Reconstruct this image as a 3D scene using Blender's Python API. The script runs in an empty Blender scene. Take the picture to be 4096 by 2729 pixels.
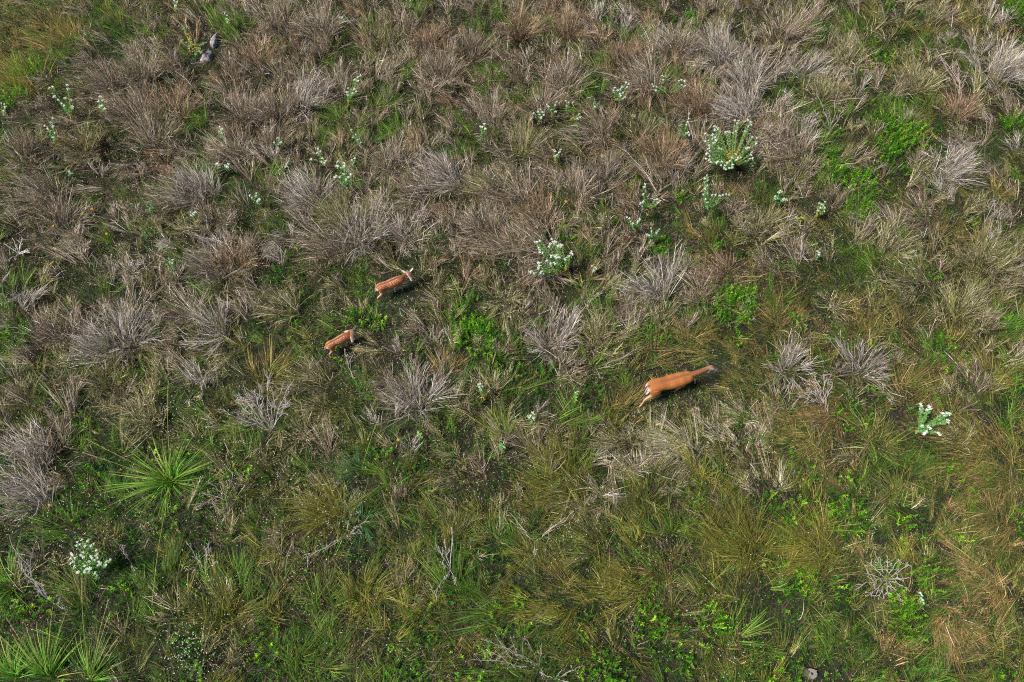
import bpy, math, random
import numpy as np
from mathutils import Vector

# ------------------------------------------------------------------ camera, sky, sun
SC = bpy.context.scene
CAM_H, CAM_T, FOC = 13.6, math.radians(25), 24.0
cam = bpy.data.cameras.new('camera'); cam.lens = FOC; cam.sensor_width = 36.0
cam.clip_start = 0.1; cam.clip_end = 2000
camo = bpy.data.objects.new('camera', cam); SC.collection.objects.link(camo)
camo.location = (0, 0, CAM_H); camo.rotation_euler = (CAM_T, 0, 0)
SC.camera = camo
world = bpy.data.worlds.new('World'); SC.world = world; world.use_nodes = True
wn = world.node_tree.nodes; wl = world.node_tree.links
SUN_EL, SUN_AZ = math.radians(56), math.radians(-105)      # azimuth from +Y towards +X
sky = wn.new('ShaderNodeTexSky'); sky.sky_type = 'NISHITA'; sky.sun_disc = False
sky.sun_elevation = SUN_EL; sky.sun_rotation = SUN_AZ
wl.new(sky.outputs[0], wn['Background'].inputs[0]); wn['Background'].inputs[1].default_value = 0.05
sun = bpy.data.lights.new('sun', 'SUN'); sun.energy = 3.6; sun.angle = math.radians(16); sun.color = (1.0, 0.93, 0.84)
suno = bpy.data.objects.new('sun', sun); SC.collection.objects.link(suno)
sd = Vector((math.sin(SUN_AZ) * math.cos(SUN_EL), math.cos(SUN_AZ) * math.cos(SUN_EL), math.sin(SUN_EL)))
suno.rotation_euler = sd.to_track_quat('Z', 'Y').to_euler()
SC.view_settings.view_transform = 'Standard'; SC.view_settings.look = 'None'
SC.view_settings.gamma = 1.0; SC.view_settings.exposure = 0.78
SC.cycles.use_denoising = False
SC.cycles.max_bounces = 4; SC.cycles.diffuse_bounces = 1; SC.cycles.glossy_bounces = 1
SC.cycles.transmission_bounces = 2; SC.cycles.transparent_max_bounces = 4
SC.cycles.filter_width = 1.1

# ------------------------------------------------------------------ helpers
FPX = FOC / 36 * 4096
K = 4096 / 2353.0                                          # my survey sheet of the field is 2353 units wide
def P(px, py, z=0.0):
    a = (np.asarray(px, float) * K - 2048) / FPX; b = (1364.5 - np.asarray(py, float) * K) / FPX
    dy = math.sin(CAM_T) + b * math.cos(CAM_T); dz = -math.cos(CAM_T) + b * math.sin(CAM_T)
    t = (z - CAM_H) / dz
    return np.stack([a * t, dy * t, np.broadcast_to(z, np.shape(a * t)) + 0.0 * a], -1)
def to_px(x, y, z=0.0):
    v = np.asarray(y) * math.cos(CAM_T) + (np.asarray(z) - CAM_H) * math.sin(CAM_T)
    d = np.asarray(y) * math.sin(CAM_T) - (np.asarray(z) - CAM_H) * math.cos(CAM_T)
    return (2048 + FPX * np.asarray(x) / d) / K, (1364.5 - FPX * v / d) / K
def tz(x, y):
    return (0.05 * np.sin(x * 0.9 + 1.3) * np.cos(y * 0.7) + 0.03 * np.sin(x * 2.1 - y * 1.7 + .5) + 0.018 * np.cos(x * 4.3 + y * 3.1)
            + 0.05 * np.sin(x * .23) * np.sin(y * .31))
RG = np.random.default_rng(7)

def mat(name, rough=0.7, spec=0.2, trans=0.0, noise=0.18, nscale=60.0, bump=0.0):
    m = bpy.data.materials.new(name); m.use_nodes = True
    nt = m.node_tree; n = nt.nodes; l = nt.links; b = n['Principled BSDF']
    at = n.new('ShaderNodeAttribute'); at.attribute_name = 'Col'
    tc = n.new('ShaderNodeTexCoord'); nz = n.new('ShaderNodeTexNoise'); nz.inputs['Scale'].default_value = nscale
    nz.inputs['Detail'].default_value = 4
    l.new(tc.outputs['Object'], nz.inputs['Vector'])
    mr = n.new('ShaderNodeMapRange'); mr.inputs[1].default_value = .25; mr.inputs[2].default_value = .75
    mr.inputs[3].default_value = 1 - noise; mr.inputs[4].default_value = 1 + noise
    l.new(nz.outputs[0], mr.inputs[0])
    mx = n.new('ShaderNodeVectorMath'); mx.operation = 'SCALE'
    l.new(at.outputs['Color'], mx.inputs[0]); l.new(mr.outputs[0], mx.inputs['Scale'])
    l.new(mx.outputs[0], b.inputs['Base Color'])
    b.inputs['Roughness'].default_value = rough; b.inputs['Specular IOR Level'].default_value = spec
    if bump:
        bp = n.new('ShaderNodeBump'); bp.inputs['Strength'].default_value = bump; bp.inputs['Distance'].default_value = .01
        l.new(nz.outputs[0], bp.inputs['Height']); l.new(bp.outputs[0], b.inputs['Normal'])
    if trans:
        t = n.new('ShaderNodeBsdfTranslucent'); ms = n.new('ShaderNodeMixShader'); ms.inputs[0].default_value = trans
        l.new(mx.outputs[0], t.inputs[0]); l.new(b.outputs[0], ms.inputs[1]); l.new(t.outputs[0], ms.inputs[2])
        l.new(ms.outputs[0], n['Material Output'].inputs[0])
    return m
M_DRY = mat('dry_stems', .8, .1, 0.0); M_LEAF = mat('green_leaf', .5, .25, .3); M_BLADE = mat('grass_blade', .55, .25, .25)
M_FLOWER = mat('flower_bract', .7, .1, .2, .08); M_TWIG = mat('dead_twig', .85, .1, 0, .25, 30)
M_ROCK = mat('rock', .9, .15, 0, .35, 9, .8); M_FUR = mat('fur', .75, .12, 0, .10, 220, .25); M_DARK = mat('dark_gloss', .25, .5, 0, .1)
M_STUMP = mat('cut_wood', .9, .1, 0, .3, 25, .6)

class MB:
    """collects quads and colours into one mesh"""
    def __init__(s): s.v = []; s.f = []; s.c = []; s.n = 0
    def add(s, v, f, c):
        s.v.append(np.asarray(v, np.float32).reshape(-1, 3)); s.f.append(np.asarray(f, np.int64) + s.n)
        c = np.asarray(c, np.float32)
        if c.ndim == 1: c = np.broadcast_to(c, (len(s.v[-1]), 3))
        s.c.append(c.reshape(-1, 3)); s.n += len(s.v[-1])
    def build(s, name, m, parent=None, smooth=True, loc=None):
        me = bpy.data.meshes.new(name)
        v = np.concatenate(s.v); f = np.concatenate(s.f).astype(np.int32); c = np.concatenate(s.c)
        if loc is not None: v = v - np.asarray(loc, np.float32)
        me.vertices.add(len(v)); me.vertices.foreach_set('co', v.ravel())
        me.loops.add(f.size); me.loops.foreach_set('vertex_index', f.ravel())
        me.polygons.add(len(f)); me.polygons.foreach_set('loop_start', np.arange(0, f.size, 4, dtype=np.int32))
        me.update(calc_edges=True)
        if smooth: me.polygons.foreach_set('use_smooth', np.ones(len(f), bool))
        a = me.color_attributes.new('Col', 'FLOAT_COLOR', 'POINT')
        a.data.foreach_set('color', np.concatenate([np.clip(c, 0, 1), np.ones((len(c), 1))], 1).astype(np.float32).ravel())
        me.materials.append(m)
        o = bpy.data.objects.new(name, me); SC.collection.objects.link(o)
        if loc is not None: o.location = tuple(float(q) for q in loc)
        if parent is not None: o.parent = parent; o.location = (0, 0, 0)
        return o

def tag(o, label=None, cat=None, group=None, kind=None):
    if label: o['label'] = label
    if cat: o['category'] = cat
    if group: o['group'] = group
    if kind: o['kind'] = kind
    return o
def empty(name, loc):
    o = bpy.data.objects.new(name, None); SC.collection.objects.link(o); o.location = tuple(float(q) for q in loc)
    o.empty_display_size = .1
    return o
def nrm(v): return v / np.maximum(np.linalg.norm(v, axis=-1, keepdims=True), 1e-9)

def ribbons(mb, root, d, L, bend, w, col, segs=3, rng=RG, wig=0.02, tipcol=None, tip=0.25):
    """curved tapering blades; returns points at given params"""
    N = len(root)
    if N == 0: return
    L = np.broadcast_to(L, (N,))[:, None]; w = np.broadcast_to(w, (N,))[:, None]
    side = nrm(np.cross(d, np.array([0, 0, 1.0])) + rng.normal(0, .35, (N, 3)))
    side = nrm(side - (side * d).sum(1, keepdims=True) * d)
    up2 = np.cross(side, d)
    ph = rng.uniform(0, 6.28, (N, 1)); aw = wig * rng.uniform(.3, 1, (N, 1)) * L
    vs = []; cs = []
    for i in range(segs + 1):
        t = i / segs
        p = root + d * L * t + bend * (t * t) + (side * np.sin(ph + 5 * t) + up2 * np.cos(ph * 1.7 + 4 * t)) * aw * t
        ww = w * (1 - (1 - tip) * t ** 1.5) * .5
        vs += [p - side * ww, p + side * ww]
        cc = col if tipcol is None else col * (1 - t) + tipcol * t
        cs += [cc, cc]
    V = np.stack(vs, 1); Cc = np.stack(cs, 1); k = 2 * (segs + 1)
    q = np.array([[2 * i, 2 * i + 1, 2 * i + 3, 2 * i + 2] for i in range(segs)])
    F = (np.arange(N)[:, None, None] * k + q[None]).reshape(-1, 4)
    mb.add(V, F, Cc)
def at(root, d, L, bend, t):
    L = np.broadcast_to(L, (len(root),))[:, None]; t = t[:, None]
    return root + d * L * t + bend * t * t, nrm(d * L + 2 * bend * t)
def leaves(mb, p, d, L, w, col, rng=RG, droop=.15):
    """diamond leaves with a fold"""
    N = len(p)
    if N == 0: return
    L = np.broadcast_to(L, (N,))[:, None]; w = np.broadcast_to(w, (N,))[:, None]
    side = nrm(np.cross(d, np.array([0, 0, 1.0])) + rng.normal(0, .25, (N, 3)))
    upv = nrm(np.cross(side, d)); upv *= np.sign(upv[:, 2:3] + 1e-6)
    mid = p + d * L * .45 + upv * w * .15
    V = np.stack([p, mid - side * w * .5, p + d * L - upv * L * droop, mid + side * w * .5], 1)
    F = np.arange(N * 4).reshape(-1, 4)
    mb.add(V, F, np.repeat(col[:, None], 4, 1) if col.ndim == 2 else col)
def tube(mb, pts, rad, col, n=5, closed=True):
    pts = np.asarray(pts, float); m = len(pts); rad = np.broadcast_to(rad, (m,))
    tg = nrm(np.gradient(pts, axis=0)); ref = np.array([.31, .17, .93]) if abs(tg[0][2]) < .8 else np.array([1., 0.1, 0])
    s = nrm(np.cross(tg, ref)); u = np.cross(s, tg)
    a = np.arange(n) * 2 * math.pi / n
    V = pts[:, None] + (s[:, None] * np.cos(a)[None, :, None] + u[:, None] * np.sin(a)[None, :, None]) * rad[:, None, None]
    F = [[i * n + j, i * n + (j + 1) % n, (i + 1) * n + (j + 1) % n, (i + 1) * n + j] for i in range(m - 1) for j in range(n)]
    c = np.asarray(col, float)
    if c.ndim == 2: c = np.repeat(c, n, 0)
    mb.add(V, F, c)
def pick(pal, n, rng, var=.16):
    pal = np.asarray(pal, float); c = pal[rng.integers(0, len(pal), n)]
    return c * np.exp(rng.normal(-.06, var * 1.5, (n, 1))) * (1 + rng.normal(0, .05, (n, 3)))

# ------------------------------------------------------------------ vegetation palettes (surface colours)
PAL = {
 'M': [(.27, .20, .15), (.38, .31, .26), (.15, .105, .065), (.22, .155, .10), (.56, .49, .44), (.13, .115, .045), (.17, .16, .055), (.09, .06, .04)],
 'W': [(.46, .41, .37), (.36, .31, .27), (.64, .58, .55), (.22, .18, .14), (.18, .16, .07), (.12, .09, .06)],
 'B': [(.23, .145, .09), (.30, .19, .12), (.14, .085, .05), (.42, .31, .23), (.13, .12, .045)],
 'K': [(.16, .17, .045), (.23, .20, .075), (.10, .12, .025), (.34, .28, .17), (.48, .42, .32), (.08, .07, .025)],
 'O': [(.17, .20, .025), (.11, .15, .018), (.30, .27, .05), (.20, .22, .035), (.34, .26, .09), (.07, .11, .015), (.42, .36, .20)],
 'Y': [(.27, .28, .035), (.19, .23, .025), (.36, .32, .06), (.32, .23, .07)],
 'S': [(.34, .21, .075), (.22, .14, .05), (.42, .31, .13), (.15, .16, .03), (.24, .22, .045), (.09, .11, .02)],
 'R': [(.40, .22, .10), (.28, .15, .07), (.50, .34, .20), (.18, .13, .04), (.14, .16, .03)],
 'N': [(.07, .20, .015), (.11, .24, .025), (.045, .13, .015), (.20, .27, .05), (.16, .15, .04)],
 'F': [(.50, .40, .33), (.38, .28, .20), (.20, .22, .06), (.14, .19, .03), (.58, .50, .42)],
 'G': [(.07, .26, .010), (.15, .40, .015), (.04, .16, .010), (.24, .46, .025)],
 'D': [(.025, .13, .010), (.045, .18, .012), (.018, .075, .008), (.08, .24, .02)],
}
for k_ in 'OYS': PAL[k_] = [(a * .78, b * .82, c * .9) for a, b, c in PAL[k_]]
def clump(mb, x, y, kind, h, R, lean, n, rng, wscale=1.0, seeds=True):
    z = float(tz(x, y)); c0 = np.array([x, y, z])
    pal = PAL[kind]
    tint = 1 + rng.normal(0, .10)
    if kind in 'MWBK':          # wiry dry bunch, fanning and branching
        a = rng.uniform(0, 6.283, n); r = np.sqrt(rng.uniform(0, 1, n))
        off = np.stack([np.cos(a), np.sin(a)], 1) * r[:, None]
        root = c0 + np.concatenate([off * R * .28, np.zeros((n, 1))], 1)
        d = np.concatenate([off * .55 + np.asarray(lean) * .55 + rng.normal(0, .13, (n, 2)), np.ones((n, 1)) * .85], 1); d = nrm(d)
        nb = max(3, n // 11); bi = rng.integers(0, nb, n); ba = rng.uniform(0, 6.283, nb); br = np.sqrt(rng.uniform(0, 1, nb))
        bo = np.stack([np.cos(ba), np.sin(ba)], 1) * br[:, None] * .8; off = bo[bi] + rng.normal(0, .10, (n, 2))
        root = c0 + np.concatenate([off * R * .5, np.zeros((n, 1))], 1)
        bd = np.concatenate([bo * .42 + np.asarray(lean) * .8 + rng.normal(0, .34, (nb, 2)), np.ones((nb, 1)) * .8], 1)
        stray = rng.uniform(0, 1, (n, 1)) < .26
        d = nrm(bd[bi] + rng.normal(0, .12, (n, 3)) + stray * rng.normal(0, .55, (n, 3)) * [1, 1, .4])
        L = h * (rng.uniform(.75, 1.2, nb)[bi]) * rng.uniform(.65, 1.1, n); bend = np.concatenate([(off * .18 + np.asarray(lean) * .35 + rng.normal(0, .12, (nb, 2))[bi] + rng.normal(0, .05, (n, 2))) * h, -rng.uniform(.05, .25, (nb, 1))[bi] * h], 1)
        bt = np.exp(rng.normal(0, .28, (nb, 1)))[bi]; col = pick(pal, n, rng, .3) * tint * bt
        ribbons(mb, root, d, L, bend, .0085 * wscale * rng.uniform(.5, 1.5, n), col, 4, rng, .03)
        k = 3
        t = rng.uniform(.35, .95, n * k); ri = np.repeat(np.arange(n), k)
        p, tg = at(root[ri], d[ri], L[ri], bend[ri], t)
        d2 = nrm(tg + rng.normal(0, .33, (n * k, 3)) + [0, 0, .05]); L2 = h * rng.uniform(.14, .36, n * k)
        b2 = rng.normal(0, .12, (n * k, 3)) * L2[:, None]
        c2 = pick(pal, n * k, rng, .25) * tint * bt[ri]
        ribbons(mb, p, d2, L2, b2, .0055 * wscale, c2, 2, rng, .05, tip=.5)
        if seeds:
            m = rng.uniform(0, 1, n * k) < .22; e = (p + d2 * L2[:, None] + b2)[m]
            leaves(mb, e, nrm(rng.normal(0, 1, e.shape)), .013 * rng.uniform(.6, 1.5, len(e)), .010, pick([(.62, .56, .46), (.50, .42, .32), (.72, .68, .60)], len(e), rng), rng)
    elif kind in 'OYSRNF':        # soft fine grass mound, swirled over
        fl = .9 if kind in 'OYN' else 1.5
        a = rng.uniform(0, 6.283, n); r = np.sqrt(rng.uniform(0, 1, n))
        off = np.stack([np.cos(a), np.sin(a)], 1) * r[:, None]
        root = c0 + np.concatenate([off * R * .75, np.zeros((n, 1))], 1)
        nb = max(4, n // 12); bi = rng.integers(0, nb, n); ba = rng.uniform(0, 6.283, nb); br = np.sqrt(rng.uniform(0, 1, nb))
        bo = np.stack([np.cos(ba), np.sin(ba)], 1) * br[:, None]; off = bo[bi] + rng.normal(0, .13, (n, 2))
        root = c0 + np.concatenate([off * R * .75, np.zeros((n, 1))], 1)
        bd = np.concatenate([bo * .5 * fl + np.asarray(lean) * .9 * fl + rng.normal(0, .38, (nb, 2)), np.ones((nb, 1)) * .8], 1)
        d = nrm(bd[bi] + rng.normal(0, .15, (n, 3))); bt = np.exp(rng.normal(0, .25, (nb, 1)))[bi]
        L = h * rng.uniform(.7, 1.5, n)
        sw = np.stack([-off[:, 1], off[:, 0]], 1) * rng.choice([-1, 1])
        bend = np.concatenate([(off * .3 + sw * .25 + np.asarray(lean) * .7 + rng.normal(0, .28, (nb, 2))[bi] + rng.normal(0, .1, (n, 2))) * h * fl, -rng.uniform(.15, .55, (n, 1)) * h], 1)
        ribbons(mb, root, d, L, bend, .0085 * wscale * rng.uniform(.5, 1.5, n), pick(pal, n, rng, .28) * tint * bt, 4, rng, .03)
        k = 1; t = rng.uniform(.3, .9, n * k); ri = np.repeat(np.arange(n), k)
        p, tg = at(root[ri], d[ri], L[ri], bend[ri], t)
        ribbons(mb, p, nrm(tg + rng.normal(0, .5, (n * k, 3))), h * rng.uniform(.15, .4, n * k), np.zeros((n * k, 3)), .0055 * wscale, pick(pal, n * k, rng, .25) * tint * bt[ri], 1, rng, 0)
    elif kind in 'GD':          # leafy herb: upright sprigs clothed in small leaves
        ns = max(6, n // 4)
        a = rng.uniform(0, 6.283, ns); r = np.sqrt(rng.uniform(0, 1, ns))
        off = np.stack([np.cos(a), np.sin(a)], 1) * r[:, None]
        root = c0 + np.concatenate([off * R * .8, np.zeros((ns, 1))], 1)
        d = nrm(np.concatenate([off * .45 + np.asarray(lean) * .3 + rng.normal(0, .15, (ns, 2)), np.ones((ns, 1))], 1))
        L = h * rng.uniform(.55, 1.1, ns) * (1 - .35 * r); bend = np.concatenate([rng.normal(0, .1, (ns, 2)) * h, np.zeros((ns, 1))], 1)
        sc = pick(pal, ns, rng, .25) * tint
        ribbons(mb, root, d, L, bend, .006 * wscale, sc * .8, 3, rng, .03)
        k = 34; t = rng.uniform(.2, 1., ns * k); ri = np.repeat(np.arange(ns), k)
        p, tg = at(root[ri], d[ri], L[ri], bend[ri], t)
        dl = nrm(tg * .8 + rng.normal(0, .75, (ns * k, 3)) + [0, 0, .25])
        ls = (.042 if kind == 'G' else .034) * rng.uniform(.6, 1.3, ns * k)
        cl = (sc[ri] * (1 + rng.normal(0, .18, (ns * k, 1))))
        leaves(mb, p, dl, ls, ls * .24 * wscale, cl, rng)

# ------------------------------------------------------------------ ground
gx = np.concatenate([[-400, -150, -60], np.linspace(-20, 20, 161), [60, 150, 400]])
gy = np.concatenate([[-400, -150, -50], np.linspace(-6, 24, 121), [60, 150, 400, 900]])
X, Y = np.meshgrid(gx, gy); Z = tz(X, Y)
gb = MB(); nx = len(gx)
ii, jj = np.meshgrid(np.arange(len(gy) - 1), np.arange(nx - 1), indexing='ij')
q0 = (ii * nx + jj).ravel(); gb.add(np.stack([X, Y, Z], -1), np.stack([q0, q0 + 1, q0 + nx + 1, q0 + nx], 1), np.array([.03, .024, .02]))
gm = bpy.data.materials.new('soil'); gm.use_nodes = True; n = gm.node_tree.nodes; l = gm.node_tree.links
tc = n.new('ShaderNodeTexCoord'); n1 = n.new('ShaderNodeTexNoise'); n1.inputs['Scale'].default_value = 1.2; n1.inputs['Detail'].default_value = 8
n2 = n.new('ShaderNodeTexNoise'); n2.inputs['Scale'].default_value = 28; n2.inputs['Detail'].default_value = 8; n2.inputs['Roughness'].default_value = .7
mp = n.new('ShaderNodeMapping'); l.new(tc.outputs['Object'], mp.inputs[0]); l.new(mp.outputs[0], n1.inputs['Vector']); l.new(mp.outputs[0], n2.inputs['Vector'])
r1 = n.new('ShaderNodeValToRGB'); r1.color_ramp.elements[0].color = (.008, .012, .005, 1); r1.color_ramp.elements[1].color = (.024, .018, .015, 1)
r1.color_ramp.elements[0].position = .38; r1.color_ramp.elements[1].position = .62
r2 = n.new('ShaderNodeValToRGB'); r2.color_ramp.elements[0].color = (.3, .3, .3, 1); r2.color_ramp.elements[1].color = (1.9, 1.7, 1.6, 1)
r2.color_ramp.elements[0].position = .35; r2.color_ramp.elements[1].position = .7
mm = n.new('ShaderNodeMix'); mm.data_type = 'RGBA'; mm.blend_type = 'MULTIPLY'; mm.inputs[0].default_value = 1
l.new(n1.outputs[0], r1.inputs[0]); l.new(n2.outputs[0], r2.inputs[0]); l.new(r1.outputs[0], mm.inputs[6]); l.new(r2.outputs[0], mm.inputs[7])
l.new(mm.outputs[2], n['Principled BSDF'].inputs['Base Color']); n['Principled BSDF'].inputs['Roughness'].default_value = .95
bp = n.new('ShaderNodeBump'); bp.inputs['Strength'].default_value = .6; bp.inputs['Distance'].default_value = .03
l.new(n2.outputs[0], bp.inputs['Height']); l.new(bp.outputs[0], n['Principled BSDF'].inputs['Normal'])
tag(gb.build('ground', gm), kind='structure')

# ------------------------------------------------------------------ deer
def loft(mb, pts, rx, rz, n=18, ref=(0, 0, 1)):
    pts = np.asarray(pts, float); m = len(pts)
    tg = nrm(np.gradient(pts, axis=0)); s = nrm(np.cross(tg, np.asarray(ref, float))); u = np.cross(s, tg)
    a = np.arange(n) * 2 * math.pi / n
    V = pts[:, None] + s[:, None] * np.cos(a)[None, :, None] * np.asarray(rx)[:, None, None] + u[:, None] * np.sin(a)[None, :, None] * np.asarray(rz)[:, None, None]
    F = [[i * n + j, i * n + (j + 1) % n, (i + 1) * n + (j + 1) % n, (i + 1) * n + j] for i in range(m - 1) for j in range(n)]
    V = np.concatenate([V.reshape(-1, 3), pts[:1] - tg[:1] * min(rx[0], rz[0]) * .6, pts[-1:] + tg[-1:] * min(rx[-1], rz[-1]) * .6])
    for j in range(0, n, 2):
        F.append([m * n, (j + 2) % n, (j + 1) % n, j]); b = (m - 1) * n; F.append([m * n + 1, b + j, b + (j + 1) % n, b + (j + 2) % n])
    mb.add(V, F, np.array([.5, .3, .2]))
def dens(pts, r, k=5):
    """smooth resample of a radius-carrying path"""
    pts = np.asarray(pts, float); r = np.asarray(r, float); m = len(pts)
    t = np.linspace(0, m - 1, (m - 1) * k + 1); A = np.concatenate([pts, r.reshape(m, -1)], 1)
    A = np.concatenate([2 * A[:1] - A[1:2], A, 2 * A[-1:] - A[-2:-1]])
    i = np.minimum(t.astype(int), m - 2); f = (t - i)[:, None]
    a, b, c, d = A[i], A[i + 1], A[i + 2], A[i + 3]
    o = .5 * (2 * b + (c - a) * f + (2 * a - 5 * b + 4 * c - d) * f ** 2 + (3 * b - a - 3 * c + d) * f ** 3)
    return o[:, :3], o[:, 3:]
def ear(mb, base, tipd, L, face, W=None):
    """cupped leaf-shaped ear; face = direction the open side looks"""
    W = W or L * .42; d = nrm(np.asarray(tipd, float)); f = np.asarray(face, float); f = nrm(f - (f @ d) * d); s = np.cross(d, f)
    V = []; C = []; m, k = 8, 7; white = np.array([.72, .62, .58]); dk = np.array([.10, .06, .055])
    for lay in (0, 1):
        for i in range(m):
            t = i / (m - 1); w = W * .5 * (math.sin(math.pi * (t * .86 + .09)) ** .75)
            for j in range(k):
                a = (j / (k - 1) - .5) * 2
                V.append(np.asarray(base) + d * L * t + s * w * a * (1 - .15 * abs(a)) + f * (w * .55 * a * a - .004 * lay))
                C.append((white * (.8 + .2 * abs(a)) if lay == 0 else dk * (1 + .6 * abs(a))))
    F = []
    for lay in (0, 1):
        o = lay * m * k
        for i in range(m - 1):
            for j in range(k - 1):
                q = [o + i * k + j, o + i * k + j + 1, o + (i + 1) * k + j + 1, o + (i + 1) * k + j]; F.append(q if lay else q[::-1])
    for i in range(m - 1):
        for j in (0, k - 1): F.append([i * k + j, (i + 1) * k + j, m * k + (i + 1) * k + j, m * k + i * k + j])
    mb.add(V, F, np.array(C))
def ball(mb, c, r, col, n=10):
    c = np.asarray(c, float); r = np.broadcast_to(np.asarray(r, float), (3,)); V = []; F = []
    for i in range(n // 2 + 1):
        th = math.pi * i / (n // 2)
        for j in range(n): V.append(c + r * [math.sin(th) * math.cos(2 * math.pi * j / n), math.sin(th) * math.sin(2 * math.pi * j / n), math.cos(th)])
    for i in range(n // 2):
        for j in range(n): F.append([i * n + j, (i + 1) * n + j, (i + 1) * n + (j + 1) % n, i * n + (j + 1) % n])
    mb.add(V, F, np.asarray(col, float))

def deer(name, label, O, heading, S, neck, head, legs, ears, tail, fawn, vox, group=None):
    """local axes: x forward, y left, z up (metres); S scales the trunk"""
    root = empty(name, (O[0], O[1], 0)); root.rotation_euler = (0, 0, heading); tag(root, label, 'deer', group)
    mb = MB(); samp = []                                   # samples: (x, y, z, kind, u)
    T = np.array([(-.455, .715, .055, .075), (-.41, .70, .105, .125), (-.33, .695, .135, .155), (-.22, .685, .140, .165), (-.10, .665, .132, .165), (.04, .655, .148, .178),
                  (.17, .652, .150, .192), (.29, .66, .142, .195), (.38, .672, .130, .182), (.455, .685, .118, .165), (.515, .70, .088, .13), (.55, .715, .055, .08)]) * S
    p, r = dens(np.stack([T[:, 0], 0 * T[:, 0], T[:, 1]], 1), T[:, 2:])
    loft(mb, p, r[:, 0], r[:, 1]); samp += [(*q, 0, i / len(p), rr[0]) for i, (q, rr) in enumerate(zip(p, r))]
    p, r = dens(neck[0], neck[1]); loft(mb, p, r[:, 0], r[:, 1]); samp += [(*q, 1, i / len(p), rr[0]) for i, (q, rr) in enumerate(zip(p, r))]
    hp, hr = dens(head[0], head[1]); loft(mb, hp, hr[:, 0], hr[:, 1]); samp += [(*q, 2, i / len(hp), rr[0]) for i, (q, rr) in enumerate(zip(hp, hr))]
    for lg in legs:
        p, r = dens(lg[0], lg[1]); loft(mb, p, r[:, 0], r[:, 1], 14, (1, 0, .01)); samp += [(*q, 3, i / len(p), rr[0]) for i, (q, rr) in enumerate(zip(p, r))]
    raw = mb.build('raw', M_FUR)
    rm = raw.modifiers.new('r', 'REMESH'); rm.mode = 'VOXEL'; rm.voxel_size = vox
    sm = raw.modifiers.new('s', 'SMOOTH'); sm.factor = .5; sm.iterations = 6
    me = bpy.data.meshes.new_from_object(raw.evaluated_get(bpy.context.evaluated_depsgraph_get()))
    bpy.data.objects.remove(raw)
    nv = len(me.vertices); V = np.empty(nv * 3, np.float32); me.vertices.foreach_get('co', V); V = V.reshape(-1, 3)
    Nn = np.empty(nv * 3, np.float32); me.vertices.foreach_get('normal', Nn); Nn = Nn.reshape(-1, 3)
    samp = np.array(samp); D = np.empty(nv); I = np.empty(nv, int)
    for i in range(0, nv, 20000):
        q = np.linalg.norm(V[i:i + 20000, None] - samp[None, :, :3], axis=2) / (samp[None, :, 5] + .02)
        I[i:i + 20000] = q.argmin(1)
    kd = samp[I, 3]; u = samp[I, 4]
    rng = np.random.default_rng(hash(len(label)) % 1000)
    coat = np.array([.44, .135, .045]) if fawn else np.array([.50, .18, .055])
    pale = np.array([.66, .37, .23]) if fawn else np.array([.64, .34, .19]); white = np.array([.80, .72, .66]); dk = np.array([.10, .055, .045])
    C = np.broadcast_to(coat, (nv, 3)).copy()
    C *= (1 + .08 * np.sin(V[:, :1] * 31 + V[:, 2:] * 17))
    def mix(c, w): 
        nonlocal C
        w = np.clip(w, 0, 1)[:, None]; C = C * (1 - w) + np.asarray(c) * w
    ss = lambda a, b, x: np.clip((x - a) / (b - a), 0, 1)
    yy = np.abs(V[:, 1])
    body = (kd <= 1)
    mix(coat * 1.2 + .03, body * ss(.68 * S, .52 * S, V[:, 2]) * .6)                 # lighter lower flank
    wav = .016 * S * (np.sin(V[:, 0] * 37 / S) + np.sin(V[:, 0] * 91 / S + 1))
    mix(coat * .50 + .012, body * ss(.115 * S, .02 * S, yy + wav * .6) * (Nn[:, 2] > .2) * .75)
    mix(dk, body * ss(.030 * S, .008 * S, np.abs(V[:, 1] + wav * .35)) * (Nn[:, 2] > .5) * (.85 if fawn else .55) * ss(-.3 * S, .1 * S, V[:, 0]))
    mot = np.sin(V[:, 0] * 83 + 2 * np.sin(V[:, 1] * 61)) * np.sin(V[:, 1] * 97 + V[:, 2] * 71 + 1.5 * np.sin(V[:, 0] * 47))
    C *= (1 + .10 * mot * body)[:, None]
    mix(white, (kd == 0) * ss(-.40, -.75, Nn[:, 2]))                               # belly
    mix(pale, (kd == 1) * ss(.35, -.3, Nn[:, 2])); mix(white, (kd == 1) * ss(-.5, -.9, Nn[:, 2]))
    mix(pale, (kd == 1) * ss(.45, .8, u) * (Nn[:, 2] < .55) * .5)
    mix(pale, (kd == 3) * ss(.10, .35, u)); mix(white, (kd == 3) * ss(.1, .4, u) * ss(.1, .7, np.where(V[:, 1] < 0, Nn[:, 1], -Nn[:, 1])) * .7)
    # white rump edge
    mix(white, ss(-.40 * S, -.445 * S, V[:, 0]) * (kd != 3) * ss(.78 * S, .70 * S, V[:, 2]))
    # head
    h = kd == 2; hx = hp[-1] - hp[0]; hx = hx / np.linalg.norm(hx); hu = np.array([0, 0, 1.]) - hx[2] * hx; hu /= np.linalg.norm(hu)
    un = Nn @ hu
    face = np.array([.30, .14, .08]) if fawn else np.array([.26, .15, .10])
    mix(face, h * 1.); mix(white, h * ss(.0, -.5, un)); mix(np.array([.36, .26, .24]), h * ss(.55, .7, u) * (un > -.1)); mix(white, h * ss(.86, .93, u) * (un < .75)); 
    sidev = np.cross(hx, hu); sn = np.abs(Nn @ sidev)
    mix(white, h * ss(.4, .8, sn) * ss(.12, .3, u) * .8)
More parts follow.
